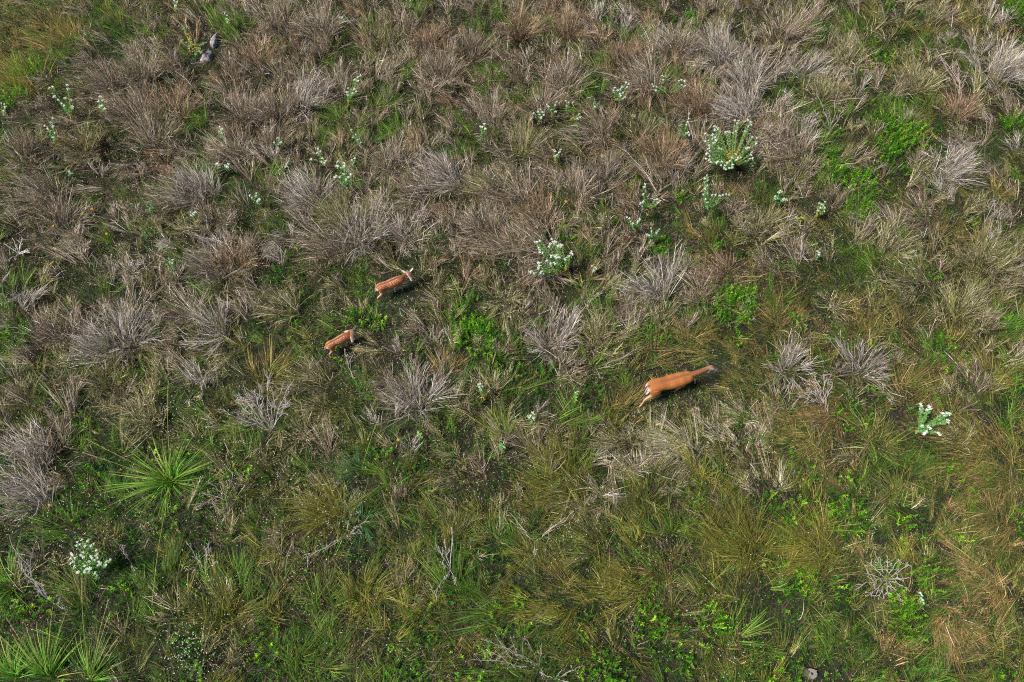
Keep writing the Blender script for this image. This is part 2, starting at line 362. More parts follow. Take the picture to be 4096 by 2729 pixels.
    if fawn:
        m = (kd <= 1) & (Nn[:, 2] > -.5); sp = []
        for row, yv in enumerate((.045, .052)):                                    # two rows along the spine
            for sgn in (-1, 1):
                for x in np.arange(-.40, .44, .042): sp.append((x * S + rng.normal(0, .003), sgn * yv * S + rng.normal(0, .002), None))
        idx = rng.permutation(np.where((kd == 0) & (yy > .075 * S) & (Nn[:, 2] > -.45) & (V[:, 2] > .53 * S))[0])
        cen = []
        for i in idx:
            if all(np.linalg.norm(V[i] - c) > .027 for c in cen): cen.append(V[i])
            if len(cen) > 170: break
        for c in cen: mix((.82, .66, .48), ss(1., .55, np.linalg.norm(V - c, axis=1) / rng.uniform(.0055, .011)))
        for x, y, _ in sp:
            dd = np.hypot(V[:, 0] - x, V[:, 1] - y); mix((.80, .62, .44), ((kd == 0) & (Nn[:, 2] > .2)) * ss(1., .5, dd / rng.uniform(.0045, .008)))
    a = me.color_attributes.new('Col', 'FLOAT_COLOR', 'POINT')
    a.data.foreach_set('color', np.concatenate([np.clip(C, 0, 1), np.ones((nv, 1))], 1).astype(np.float32).ravel())
    me.materials.clear(); me.materials.append(M_FUR); me.polygons.foreach_set('use_smooth', np.ones(len(me.polygons), bool)); me.name = 'body'
    b = bpy.data.objects.new('body', me); SC.collection.objects.link(b); b.parent = root
    # features
    for e in ears:
        q = MB(); ear(q, *e); q.build('ear', M_FUR, root)
    q = MB(); ball(q, hp[-1] + hx * .010 * S - hu * .0, (.021 * S, .021 * S, .017 * S), (.015, .013, .015)); q.build('nose', M_DARK, root)
    ei = int(len(hp) * .42)
    for sg in (-1, 1):
        q = MB(); ball(q, hp[ei] + sidev * sg * (hr[ei, 0] * .90) + hu * hr[ei, 1] * .28, .013 * (S ** .6), (.012, .009, .008)); q.build('eye', M_DARK, root)
    tp, tr = dens(tail[0], tail[1]); q = MB(); loft(q, tp, tr[:, 0], tr[:, 1], 14, (1, 0, .02))
    q.c[0] = q.c[0].copy(); vv = q.v[0]; tt = np.clip(np.linalg.norm(vv - tp[0], axis=1) / np.linalg.norm(tp[-1] - tp[0]), 0, 1)
    rad = np.abs(vv[:, 1] - np.interp(tt, np.linspace(0, 1, len(tp)), tp[:, 1])) / np.interp(tt, np.linspace(0, 1, len(tp)), tr[:, 0])
    tcb = coat * .8 if fawn else np.array([.20, .06, .03])
    q.c[0] = np.where((rad > .72)[:, None], white, np.where((tt > (.6 if not fawn else .9))[:, None], dk * .35, tcb)).astype(np.float32)
    q.build('tail', M_FUR, root)
    for lg in legs:
        f = np.asarray(lg[0][-1], float); q = MB()
        for sg in (-1, 1):
            o = f + np.array([.012, sg * .009, -.006]) * S
            loft(q, [o + [-.012 * S, 0, .026 * S], o + [0, 0, .01 * S], o + [.016 * S, 0, -.012 * S]], np.array([.010, .013, .009]) * S, np.array([.016, .018, .010]) * S, 10, (0, 1, .01))
        q.c = [np.broadcast_to(np.array([.03, .025, .022], np.float32), c.shape) for c in q.c]
        q.build('hoof', M_DARK, root)
    return root

def leg(pts, rad): return (np.array(pts, float), np.array(rad, float))
R = math.radians
deer('adult_deer', 'adult tan doe without spots, striding to the right with neck stretched out', (3.170, 5.101), R(15.4), 1.0,
     ([(.34, 0, .74), (.46, 0, .775), (.58, .0, .81), (.70, .005, .845), (.80, .01, .875), (.855, .01, .885)],
      [(.085, .11), (.060, .085), (.047, .066), (.041, .056), (.039, .052), (.041, .05)]),
     ([(.825, .012, .895), (.865, .005, .885), (.91, -.003, .855), (.955, -.012, .815), (1.0, -.02, .775), (1.035, -.027, .745)],
      [(.040, .042), (.054, .056), (.050, .054), (.036, .042), (.027, .032), (.023, .024)]),
     [leg([(-.29, -.075, .70), (-.28, -.10, .58), (-.31, -.11, .47), (-.39, -.11, .37), (-.465, -.115, .285), (-.505, -.14, .19), (-.56, -.165, .08), (-.57, -.175, .015)],
          [(.075, .13), (.068, .125), (.050, .085), (.030, .042), (.020, .030), (.0145, .018), (.016, .019), (.013, .016)]),
      leg([(-.27, .075, .70), (-.22, .09, .57), (-.22, .085, .46), (-.29, .05, .34), (-.37, .01, .25), (-.35, .02, .15), (-.30, .03, .06), (-.28, .03, .015)],
          [(.072, .13), (.066, .115), (.046, .075), (.028, .038), (.020, .028), (.014, .017), (.015, .018), (.013, .016)]),
      leg([(.31, -.065, .66), (.30, -.085, .54), (.30, -.085, .45), (.28, -.075, .33), (.275, -.065, .26), (.265, -.055, .16), (.26, -.05, .06), (.27, -.05, .015)],
          [(.060, .095), (.050, .07), (.034, .044), (.022, .027), (.021, .023), (.0135, .015), (.015, .018), (.013, .016)]),
      leg([(.36, .06, .66), (.46, .065, .55), (.55, .05, .47), (.63, .03, .40), (.675, .015, .34), (.71, .01, .22), (.75, .02, .08), (.765, .02, .015)],
          [(.060, .09), (.045, .06), (.033, .040), (.024, .026), (.022, .024), (.0135, .015), (.015, .018), (.013, .016)])],
     [((.835, .045, .915), (-.45, .85, .35), .135, (.9, .4, -.3)), ((.855, -.040, .905), (-.9, -.42, .02), .125, (.15, -.75, -.75))],
     ([(-.44, 0, .795), (-.475, -.012, .74), (-.495, -.022, .66), (-.50, -.028, .585), (-.49, -.03, .54)], [(.022, .018), (.030, .018), (.036, .018), (.032, .016), (.012, .010)]),
     False, .0065)
s = .66
deer('fawn', 'white-spotted fawn standing with its head up, upper one of the two fawns', (-2.72, 7.527), R(25.5), s,
     ([(.22, 0, .47), (.30, 0, .50), (.37, .01, .515), (.43, .025, .53), (.47, .03, .535)], [(.062, .085), (.050, .07), (.038, .052), (.033, .044), (.031, .036)]),
     ([(.47, .055, .545), (.475, .025, .545), (.482, -.01, .525), (.487, -.045, .49), (.49, -.085, .45), (.49, -.12, .41)],
      [(.036, .034), (.054, .048), (.052, .046), (.038, .036), (.029, .028), (.024, .021)]),
     [leg([(-.20, -.045, .46), (-.19, -.062, .37), (-.20, -.07, .31), (-.27, -.07, .24), (-.335, -.07, .19), (-.345, -.075, .12), (-.35, -.08, .05), (-.34, -.08, .01)],
          [(.047, .085), (.042, .07), (.031, .050), (.020, .028), (.015, .021), (.010, .013), (.0115, .014), (.010, .012)]),
      leg([(-.19, .045, .46), (-.15, .06, .37), (-.15, .06, .30), (-.20, .05, .23), (-.25, .045, .17), (-.24, .045, .10), (-.22, .045, .04), (-.21, .045, .01)],
          [(.047, .085), (.042, .07), (.031, .050), (.019, .026), (.014, .019), (.010, .013), (.011, .013), (.010, .012)]),
      leg([(.21, -.045, .44), (.21, -.06, .35), (.22, -.065, .29), (.23, -.065, .21), (.235, -.065, .17), (.24, -.06, .10), (.24, -.06, .04), (.25, -.06, .01)],
          [(.040, .062), (.032, .046), (.022, .028), (.015, .018), (.015, .016), (.0095, .011), (.011, .013), (.009, .011)]),
      leg([(.20, .045, .44), (.18, .05, .35), (.17, .05, .29), (.14, .045, .22), (.13, .04, .17), (.10, .035, .10), (.08, .03, .05), (.07, .03, .015)],
          [(.040, .062), (.032, .046), (.022, .028), (.015, .018), (.015, .016), (.0095, .011), (.011, .013), (.009, .011)])],
     [((.437, .03, .555), (-.62, .55, .45), .125, (.1, -.5, .8)), ((.515, .03, .56), (.85, .15, .55), .125, (-.2, -.6, .75))],
     ([(-.295, 0, .515), (-.318, 0, .48), (-.33, 0, .43), (-.333, 0, .39), (-.328, 0, .365)], [(.014, .012), (.022, .012), (.028, .012), (.024, .011), (.010, .008)]),
     True, .0045, 'fawns with the doe')
s = .60
deer('fawn', 'white-spotted fawn bending its head down to graze, lower one of the two fawns', (-3.72, 6.158), R(33.1), s,
     ([(.20, 0, .435), (.26, 0, .455), (.31, .01, .465), (.345, .015, .46), (.36, .01, .45)], [(.057, .078), (.048, .065), (.038, .050), (.034, .042), (.032, .036)]),
     ([(.355, .035, .47), (.35, .0, .465), (.325, -.035, .445), (.30, -.08, .41), (.275, -.125, .365), (.258, -.16, .33)],
      [(.036, .034), (.054, .048), (.052, .046), (.038, .036), (.029, .028), (.024, .021)]),
     [leg([(-.18, -.042, .42), (-.17, -.06, .33), (-.18, -.065, .28), (-.235, -.065, .21), (-.285, -.06, .165), (-.275, -.06, .10), (-.26, -.06, .045), (-.25, -.06, .01)],
          [(.045, .08), (.040, .066), (.030, .046), (.019, .027), (.0145, .020), (.010, .013), (.0115, .014), (.010, .012)]),
      leg([(-.17, .042, .42), (-.13, .055, .33), (-.13, .055, .27), (-.18, .05, .21), (-.22, .045, .16), (-.21, .045, .10), (-.19, .045, .04), (-.18, .045, .01)],
          [(.045, .08), (.040, .066), (.030, .046), (.019, .026), (.014, .019), (.010, .013), (.011, .013), (.010, .012)]),
      leg([(.19, -.045, .40), (.195, -.06, .32), (.20, -.065, .27), (.215, -.065, .20), (.22, -.065, .16), (.23, -.06, .10), (.235, -.06, .04), (.245, -.06, .01)],
          [(.038, .058), (.031, .044), (.021, .027), (.015, .018), (.015, .016), (.0095, .011), (.011, .013), (.009, .011)]),
      leg([(.19, .045, .40), (.18, .05, .32), (.18, .05, .27), (.19, .05, .20), (.19, .05, .16), (.18, .045, .10), (.17, .045, .04), (.18, .045, .01)],
          [(.038, .058), (.031, .044), (.021, .027), (.015, .018), (.015, .016), (.0095, .011), (.011, .013), (.009, .011)])],
     [((.320, .02, .505), (-.95, .22, .16), .125, (.1, -.5, 1.)), ((.385, .015, .48), (.85, .25, .5), .120, (-.3, -.8, .1))],
     ([(-.27, 0, .47), (-.292, 0, .435), (-.305, 0, .39), (-.308, 0, .35), (-.30, 0, .325)], [(.013, .011), (.020, .012), (.026, .012), (.022, .011), (.010, .008)]),
     True, .0045, 'fawns with the doe')

# ------------------------------------------------------------------ landmarks, clearings
LM = {'doe': (1560, 885), 'upper fawn': (905, 655), 'lower fawn': (785, 785), 'largest white-flowered plant': (1680, 345), 'two grey rocks': (482, 115),
      'tree stump': (1867, 1548), 'big green blade tussock': (390, 1100), 'round white-flowered bush': (205, 1280), 'pale plant near right edge': (2135, 965),
      'ring-shaped white-flowered plant': (1272, 590), 'dense lime-green bush': (1515, 570), 'star-shaped dead shrub': (2033, 1328), 'white dead twig shrub': (615, 940)}
CLEAR = [(1645, 880, 55, 55, .14), (1565, 930, 85, 55, .16), (1480, 945, 40, 45, .16), (800, 830, 62, 48, .14), (825, 800, 35, 40, .14), (915, 700, 62, 45, .14), (940, 668, 35, 40, .14), (1560, 895, 105, 60, .18), (1500, 950, 60, 45, .2), (905, 672, 58, 42, .2), (788, 800, 48, 38, .2), (1620, 865, 50, 30, .3),
         (486, 112, 32, 48, .12), (1867, 1552, 26, 24, .15), (205, 1300, 55, 40, .35), (2135, 985, 50, 45, .35), (1688, 380, 50, 55, .4),
         (1545, 520, 45, 50, .22), (1612, 600, 30, 35, .3), (1630, 490, 18, 30, .4), (1515, 610, 30, 25, .4), (1867, 1548, 24, 20, .1)]
HOLLOW = [(1000, 270, 35), (850, 930, 25), (1360, 920, 45), (1240, 900, 25), (690, 600, 35), (160, 660, 40), (50, 590, 45), (260, 340, 25), (280, 390, 28), (985, 985, 28),
          (1290, 250, 30), (1310, 285, 25), (860, 345, 25), (1100, 340, 25), (480, 300, 28), (140, 70, 22), (390, 960, 30), (90, 1040, 25), (470, 1130, 40), (570, 1160, 30), (700, 260, 22),
          (1600, 300, 22), (1650, 400, 30), (2010, 540, 30), (1870, 480, 30), (1760, 220, 20), (2310, 330, 40), (310, 300, 22), (900, 260, 16), (1180, 590, 25), (1310, 680, 30), (1170, 1180, 25),
          (540, 390, 25), (740, 250, 20), (610, 120, 20), (800, 120, 20), (1720, 290, 18), (1270, 900, 35), (420, 810, 30), (640, 790, 30), (200, 690, 25), (330, 470, 20), (1050, 960, 25), (1880, 850, 20), (2060, 600, 25),
          (1960, 640, 30), (240, 570, 22), (30, 1210, 35), (330, 1290, 35), (130, 1400, 35), (460, 1320, 28), (560, 1480, 25), (680, 1340, 25), (1380, 1290, 25), (1480, 1430, 30), (1610, 1330, 22), (1750, 1380, 28), (1850, 1420, 25), (2050, 1240, 22), (2120, 1300, 20), (1750, 560, 25), (1120, 1150, 22), (880, 700, 20)]
def hfac(vx, vy):
    f = 1.0
    for cx, cy, rx, ry, k in CLEAR:
        q = ((vx - cx) / rx) ** 2 + ((vy - cy) / ry) ** 2
        if q < 1.6: f = min(f, k + (1 - k) * max(0, (q - 1) / .6))
    return f
def hollow(vx, vy): return any((vx - a) ** 2 + (vy - b) ** 2 < r * r for a, b, r in HOLLOW)
def place(v):
    """unique wording of where a clump is"""
    best = sorted(LM, key=lambda k: (LM[k][0] - v[0]) ** 2 + (LM[k][1] - v[1]) ** 2)
    out = []
    for k in best[:3]:
        dx, dy = v[0] - LM[k][0], v[1] - LM[k][1]; d = math.hypot(dx, dy) / 100
        a = math.degrees(math.atan2(-dy, dx)) % 360
        w = ['right of', 'upper right of', 'above', 'upper left of', 'left of', 'lower left of', 'below', 'lower right of'][int((a + 22.5) // 45) % 8]
        q = round(d * 2) / 2; W_ = ['zero', 'one', 'two', 'three', 'four', 'five', 'six', 'seven', 'eight', 'nine', 'ten', 'eleven', 'twelve']
        q = {0: 'right beside', .5: 'half-a deer-length', 1: 'one deer-length'}.get(q, W_[int(q)] + ('-and-a-half' if q % 1 else '') + ' deer-lengths')
        out.append((f'{w} the {k}' if q == 'right beside' else f'{q} {w} the {k}'))
    return out
USED = set()
def uniq(desc, v):
    for pl in place(v):
        s_ = f'{desc} {pl}'
        if s_ not in USED: USED.add(s_); return s_
    a, b = place(v)[:2]; s_ = f'{desc} {a} and {b}'
    if s_ in USED:
        s_ = f'{desc} {b}, further {"left" if v[0] < 1176 else "right"}'
        while s_ in USED: s_ = s_.replace(' further', ' still further')
    USED.add(s_); return s_

# ------------------------------------------------------------------ individual clumps, (x, y, size, kind, lean) on the survey sheet
NAMED = '''240 190 60 M ul;330 170 60 M u;450 425 60 W ul;400 455 60 M ul;530 345 60 M ul;640 255 60 M u;705 215 60 W ur;740 65 60 M u;640 45 60 M u;600 125 55 B u;
830 525 75 W u;780 500 70 K ul;880 495 65 K ul;930 520 55 W u;1020 400 75 W l;960 435 60 M ul;1100 520 70 M ul;1165 560 60 M ul;1250 235 55 M u;1300 180 70 M u;1370 285 60 M ul;
1480 175 75 M ul;1430 135 60 B u;1560 95 60 M u;1640 110 75 W ul;1700 235 75 W ul;1735 165 60 W u;1590 235 75 B ul;1830 60 60 M ur;1875 150 45 W ur;1790 300 60 M ul;1830 350 60 M l;
1905 205 60 K u;1500 655 65 W ul;1590 615 55 M ul;1270 775 55 W u;1375 765 70 K u;1300 830 50 M u;1560 1035 62 F l;960 915 75 W u;285 755 75 W u;225 785 65 W ul;480 740 60 W ul;160 745 60 M u;420 700 55 M ul;
90 775 55 M u;60 1050 70 W ul;55 1135 65 W l;125 1010 55 M u;480 605 50 W ul;530 595 60 B u;640 700 60 K l;350 310 60 M u;300 260 60 M ul;400 240 60 B u;1020 160 65 M u;1130 265 60 M u;1180 440 65 M ul;
1240 560 60 M l;900 370 60 M u;2280 590 80 K u;2200 375 60 W ur;2330 140 75 W ur;1815 835 50 W u;1985 835 50 W u;1590 775 45 S u;1470 300 50 K u;2110 185 60 K u;2040 560 60 K u;2110 650 70 K l;
1240 625 55 M d;870 90 60 K u;985 95 60 B u;1080 105 60 M u;1200 60 60 B u;1310 60 60 B u;60 330 60 M u;85 435 65 M l;135 485 60 M u;2270 1060 100 S l;2260 1340 80 R l;2190 1440 70 R d;2090 890 60 S u;
610 855 50 S u;1900 935 55 R l;1865 985 60 S l;2270 870 55 S u;130 90 75 S ul;40 180 75 Y ul;1030 845 40 R u;1800 735 55 S u;1290 1100 85 Y l;1700 1245 90 Y ul;1865 1250 75 Y l;2010 1000 60 O u;
760 1175 65 Y ul;840 1370 60 Y u;505 1405 60 Y u;930 1100 60 O u;1540 1400 55 O u;1450 1345 55 Y l;1350 1250 55 O l;1050 1235 60 O u;2130 480 60 M l;2210 250 55 B u;1950 120 60 K u;1130 420 60 K ul;
740 560 60 M l;190 330 55 K u;700 440 55 W ul;1230 480 60 B ul;1330 430 60 M u;1400 400 60 M u;1760 520 65 K u;1660 620 60 B l;1200 330 60 K u;1530 350 60 B u;1160 700 50 K d;2220 700 60 K u;
2000 760 50 S u;2180 950 50 S u;1420 1010 60 K l;1130 880 50 K u;240 870 60 K u;330 960 55 K u;720 870 60 K l;560 250 60 M u;620 330 60 M u;780 200 60 M u;1700 900 60 S l;2280 1190 70 S l;2060 1130 50 O u'''
GREEN = '''1515 560 42 G u dense;1690 690 62 G u dense;1090 770 60 G u;1060 720 40 G u;1130 830 45 G u;1980 415 48 G u;2080 290 55 G u;2025 270 40 G u;1975 485 45 G u;2090 320 40 G u;1925 390 40 G u;
1460 425 25 G u;1000 1040 55 D u;960 1085 55 D u;640 630 45 D u;640 110 40 D u;820 725 35 G u;2080 1425 50 G u;2070 1390 40 G u;1380 1530 50 G u;450 1480 55 D u;1950 1175 60 G u;1640 560 26 G u;
2045 330 38 G u;870 740 26 G u;1300 530 30 G u;1420 15 22 G u;1395 50 26 G u;1590 35 24 G u;1870 60 40 G u;2335 20 40 G u;280 75 30 D u;60 150 50 G u;30 215 40 G u;1910 350 30 G u;1390 130 28 G u;1330 300 26 D u;
2170 785 28 G u;2320 745 30 G u;1570 440 26 G u;25 755 45 G u;1240 905 30 D u;1360 905 40 D u;1500 1420 45 G u;1640 1420 45 G u;1850 1330 40 G u;2330 275 35 G u;1835 740 25 G u;1100 905 26 D u;20 1060 40 D u'''
LEAN = {'u': (0, .25), 'ul': (-.45, .25), 'ur': (.4, .25), 'l': (-.65, .1), 'd': (-.1, -.5), 'r': (.6, .1)}
KN = {'M': ('mauve-brown wiry grass clump', 'dry_grass_clump'), 'W': ('pale silvery-grey wiry clump', 'dry_grass_clump'), 'B': ('reddish-brown wiry grass clump', 'dry_grass_clump'),
      'K': ('olive-brown wiry grass clump', 'dry_grass_clump'), 'O': ('dull olive grass mound', 'grass_mound'), 'Y': ('yellow-green grass mound', 'grass_mound'),
      'S': ('golden straw grass mound', 'straw_mound'), 'R': ('rusty tan flattened straw mound', 'straw_mound'), 'F': ('bleached flattened straw mound', 'straw_mound'), 'G': ('bright green leafy bush', 'leafy_bush'), 'D': ('dark green leafy bush', 'leafy_bush')}
WORDS = {'u': 'fanning upward', 'ul': 'leaning left', 'ur': 'leaning right', 'l': 'swept over to left', 'd': 'drooping downward', 'r': 'swept right'}
SC_PX = lambda v: 1.0
def local_scale(v):
    a = P(v[0] - 50, v[1]); b = P(v[0] + 50, v[1]); return float(np.linalg.norm(a - b)) / 100       # metres per survey unit
centers = []
for spec in (NAMED + ';' + GREEN).replace('\n', '').split(';'):
    w = spec.split(); vx, vy, size = float(w[0]), float(w[1]), float(w[2]); kd = w[3]; ln = w[4]; m = local_scale((vx, vy))
    R_ = size * m; f = hfac(vx, vy)
    hh = {'M': .62, 'W': .66, 'B': .55, 'K': .55, 'O': .34, 'Y': .40, 'S': .30, 'R': .26, 'F': .26, 'N': .36, 'G': .50, 'D': .32}[kd] * min(1.25, .6 + R_ / 1.0) * max(f, .3)
    if kd == 'G' and size < 35: hh *= .8
    # photo position marks the middle of the clump: its foot lies lower in the picture
    c = P(vx, vy, hh * .45); c = c[:2] - np.array(LEAN[ln]) * hh * .4
    rng = np.random.default_rng(int(vx * 7 + vy))
    nst = {'M': 150, 'W': 150, 'B': 150, 'K': 150, 'O': 260, 'Y': 320, 'S': 320, 'R': 320, 'F': 320, 'N': 260, 'G': 230, 'D': 190}[kd] * (R_ / .42) ** 1.6
    if 'dense' in spec: nst *= 1.8
    mb = MB(); clump(mb, c[0], c[1], kd, hh, R_ * (.8 if kd in 'OYSRGDFN' else .95), LEAN[ln], int(nst), rng)
    o = mb.build(KN[kd][1], M_LEAF if kd in 'GD' else (M_BLADE if kd in 'OYN' else M_DRY), loc=(c[0], c[1], float(tz(c[0], c[1]))))
    ds = KN[kd][0] + ('' if kd in 'GD' else ' ' + WORDS[ln]) if False else KN[kd][0]
    tag(o, uniq(ds, (vx, vy)), {'G': 'bush', 'D': 'bush'}.get(kd, 'grass clump'), {'G': 'leafy bushes in the field', 'D': 'leafy bushes in the field'}.get(kd, 'grass clumps in the field'))
    centers.append((c[0], c[1], R_, kd))
CEN = np.array([(a, b, r) for a, b, r, k in centers])

# ------------------------------------------------------------------ the unnamed mass of vegetation
GRID = ['OOSMY MMMMO MMMBK MMMB BMMM BMMM BMMMK MMWKB MMWK MMBKS MKSGOK OKSMW'.split(),
        'MMOK MMMBK MMMB MMMK MMMBK MMMM MMMBK BBMM MMWBK MMKWB GGMKO SMMKWO'.split(),
        'MMMK MMWK MMKOW MKKOW MMMK MMMB MMMB BMMK MMMK MMKKO MGOKS SMKWO'.split(),
        'OKKMW MWMK MKKO OKGKD KOMK OKGKM MMOKG MMK KKSMG MKSKO OGKSKO MKKOS'.split(),
        'MMKO MKKO KOKW OKOK KMKOW KGDK DGKOW OKOS SOKGKM SRMKO SSOKG SOKGKM'.split(),
        'MDGK KOOG GKOK OKOM KGODO KOKM OKYKO KKWSO SOKYOG SOGSO SOYGSK SYOSR'.split(),
        'GDDOK DDOKG OOYDK OYDOK OYOKG OYOKD OYSOG OYOKO OYYSO YOOSG SOYGO SOROYG'.split(),
        'GDDO DOOYK OYODK OYNGO OGOKY OGYRG OYGOD GGOYO GGOYSR GOOYGD OGYOSR SYSOR'.split()]
poly = [P(-90, -60), P(2443, -60), P(2443, 1640), P(-90, 1640)]
ytop, ybot = 18.6, -1.2
def inside(x, y):
    vx, vy = to_px(x, y); return (vx > -120) & (vx < 2473) & (vy > -70) & (vy < 1670)
rs = np.random.default_rng(11)
pts = rs.uniform((-16.5, ybot), (16.5, ytop), (22000, 2)); pts = pts[inside(pts[:, 0], pts[:, 1])]
cell = {}; keep = []
for p_ in pts:                                              # poisson-like thinning
    k = (int(p_[0] // .4), int(p_[1] // .4)); ok = True
    for a in (-1, 0, 1):
        for b in (-1, 0, 1):
            for q_ in cell.get((k[0] + a, k[1] + b), ()):
                if (q_[0] - p_[0]) ** 2 + (q_[1] - p_[1]) ** 2 < (.29 if p_[1] > 7 else .26) ** 2: ok = False
    if ok: cell.setdefault(k, []).append(p_); keep.append(p_)
mass = {k: MB() for k in ('dry_grass', 'soft_grass', 'leafy_herbs')}
nc = 0
for x, y in keep:
    if len(CEN) and (((CEN[:, 0] - x) ** 2 + (CEN[:, 1] - y) ** 2) < (CEN[:, 2] * .42) ** 2).any(): continue
    vx, vy = map(float, to_px(x, y, .2)); hol = hollow(vx, vy)
    gxi = int(np.clip((vx + rs.normal(0, 60)) / 196, 0, 11)); gyi = int(np.clip((vy + rs.normal(0, 60)) / 196, 0, 7))
    s_ = GRID[gyi][gxi]; kd = s_[rs.integers(0, len(s_))]
    u_ = rs.uniform()
    if u_ < .17: kd = 'N'
    elif u_ < .25: kd = 'D'
    elif u_ < .29 and vy > 1000: kd = 'G'
    if vx > 1350 and vx < 1800 and vy > 900 and vy < 1130 and rs.uniform() < .45: kd = 'F'
    if hol: kd = 'D' if rs.uniform() < .7 else 'N'
    f = hfac(vx, vy)
    hh = {'M': .52, 'W': .54, 'B': .45, 'K': .46, 'O': .26, 'Y': .28, 'S': .27, 'R': .22, 'N': .34, 'F': .24, 'G': .36, 'D': .20}[kd] * rs.uniform(.7, 1.2) * (.45 if hol else 1)
    hh = max(hh * f, .06)
    R_ = rs.uniform(.16, .40)
    ang = 2.1 - .05 * x + 1.1 * math.sin(x * .55 + 1) * math.cos(y * .5) + rs.normal(0, .5); am = rs.uniform(.15, .95)
    lean = (math.cos(ang) * am, math.sin(ang) * am)
    nst = {'M': 70, 'W': 70, 'B': 75, 'K': 75, 'O': 150, 'Y': 150, 'S': 150, 'R': 150, 'F': 140, 'N': 150, 'G': 75, 'D': 75}[kd] * (R_ / .34) ** 1.5
    if f < .5 and kd in 'MWBK': kd = 'S' if rs.uniform() < .5 else 'K'
    mb = mass['leafy_herbs' if kd in 'GD' else ('soft_grass' if kd in 'OYN' else 'dry_grass')]
    clump(mb, x, y, kd, hh, R_, lean, int(nst), rs, 1.0); nc += 1
# low cover: short blades and small leaves over the soil
NB = 380000
q = rs.uniform((-16.5, ybot), (16.5, ytop), (int(NB * 1.5), 2)); q = q[inside(q[:, 0], q[:, 1])][:NB]
zz = tz(q[:, 0], q[:, 1]); root = np.concatenate([q, zz[:, None]], 1); N = len(root)
vx, vy = to_px(q[:, 0], q[:, 1]); low = np.clip(vy / 1568, 0, 1)
fc = np.ones(N)
for cx, cy, rx, ry, k in CLEAR: fc = np.where(((vx - cx) / rx) ** 2 + ((vy - cy) / ry) ** 2 < 1.1, np.minimum(fc, k * 1.5 + .25), fc)
wv = np.stack([np.sin(q[:, 0] * 2.3 + 1.7 * np.sin(q[:, 1] * 1.9)), np.cos(q[:, 1] * 2.6 + 1.3 * np.sin(q[:, 0] * 2.2))], 1)
d = nrm(np.concatenate([rs.normal(0, .5, (N, 2)) + wv * .55, np.abs(rs.normal(.6, .3, (N, 1)))], 1))
pn = .5 + .3 * np.sin(q[:, 0] * .9 + 1 + np.sin(q[:, 1])) * np.sin(q[:, 1] * .8) + .2 * np.sin(q[:, 0] * 3.1 + q[:, 1] * 2.3)
gr = rs.uniform(0, 1, N) < np.clip(.30 + .35 * low + .5 * (pn - .5), .1, .95)
gpal = [(.016, .070, .006), (.028, .105, .008), (.010, .04, .005), (.06, .17, .012), (.06, .085, .012)]
dpal = [(.075, .045, .03), (.13, .08, .055), (.04, .025, .018), (.26, .18, .13), (.06, .055, .018)]
col = np.where(gr[:, None], pick(gpal, N, rs, .3), pick(dpal, N, rs, .3))
Lb = rs.uniform(.10, .34, N) * fc
hlw = Lb[:, None]
ribbons(mass['soft_grass'], root, d, Lb, np.concatenate([wv * .35 * hlw + rs.normal(0, .15, (N, 2)) * hlw, -rs.uniform(0, .35, (N, 1)) * hlw], 1), .0065 * rs.uniform(.6, 1.4, N), col, 2, rs, .02)
NL = 240000
q = rs.uniform((-16.5, ybot), (16.5, ytop), (int(NL * 1.5), 2)); q = q[inside(q[:, 0], q[:, 1])][:NL]
N = len(q); zz = tz(q[:, 0], q[:, 1]) + rs.uniform(.01, .20, N); root = np.concatenate([q, zz[:, None]], 1)
d = nrm(np.concatenate([rs.normal(0, 1, (N, 2)), np.abs(rs.normal(.3, .3, (N, 1)))], 1))
patch = np.sin(q[:, 0] * 1.1 + 2) * np.sin(q[:, 1] * 1.3) + .5 * np.sin(q[:, 0] * 2.7 - q[:, 1] * 2.2)
m = patch + rs.normal(0, .4, N) > -.15
leaves(mass['leafy_herbs'], root[m], d[m], rs.uniform(.018, .038, N)[m], .010, pick(PAL['D'], N, rs, .3)[m], rs)
m = ~m
leaves(mass['dry_grass'], root[m] - [0, 0, .03], d[m], rs.uniform(.02, .05, N)[m], .010, pick(PAL['B'] + PAL['M'][:3], N, rs, .3)[m], rs)
print('clumps', nc, 'verts', {k: v.n for k, v in mass.items()})
tag(mass['dry_grass'].build('dry_grass', M_DRY), 'mass of wiry brown and grey dry grass covering the field', 'dry grass', kind='stuff')
tag(mass['soft_grass'].build('soft_grass', M_BLADE), 'low olive and green grass growing between the clumps', 'grass', kind='stuff')
tag(mass['leafy_herbs'].build('leafy_herbs', M_LEAF), 'small dark green leafy plants covering the soil', 'ground cover', kind='stuff')
# tiny white and yellowish flowers sprinkled in the low cover
wf = MB(); WP = [(430, 1480, 70, 170), (900, 1500, 60, 20), (370, 960, 90, 90), (100, 1160, 110, 60), (250, 1180, 120, 50), (650, 1100, 100, 40), (1300, 1240, 60, 40), (1180, 690, 60, 40), (1470, 700, 60, 40),
                 (1750, 1300, 120, 50), (1400, 780, 60, 30), (1650, 1480, 120, 70), (2000, 1200, 80, 50), (1930, 600, 120, 60), (520, 1000, 120, 80), (1200, 300, 300, 120), (300, 500, 250, 140), (900, 600, 200, 80), (760, 1150, 110, 60), (480, 1350, 150, 80)]
for cx, cy, r, n_ in WP:
    v = np.stack([rs.normal(cx, r * .5, n_), rs.normal(cy, r * .5, n_)], 1); w3 = P(v[:, 0], v[:, 1], .28); w3[:, 2] += rs.uniform(-.08, .12, n_)
    for k in range(2):
        leaves(wf, w3, nrm(rs.normal(0, 1, (n_, 3)) * [1, 1, .3]), .017 * rs.uniform(.6, 1.2, n_), .012, pick([(.75, .77, .70), (.70, .70, .55)], n_, rs, .08), rs, 0)
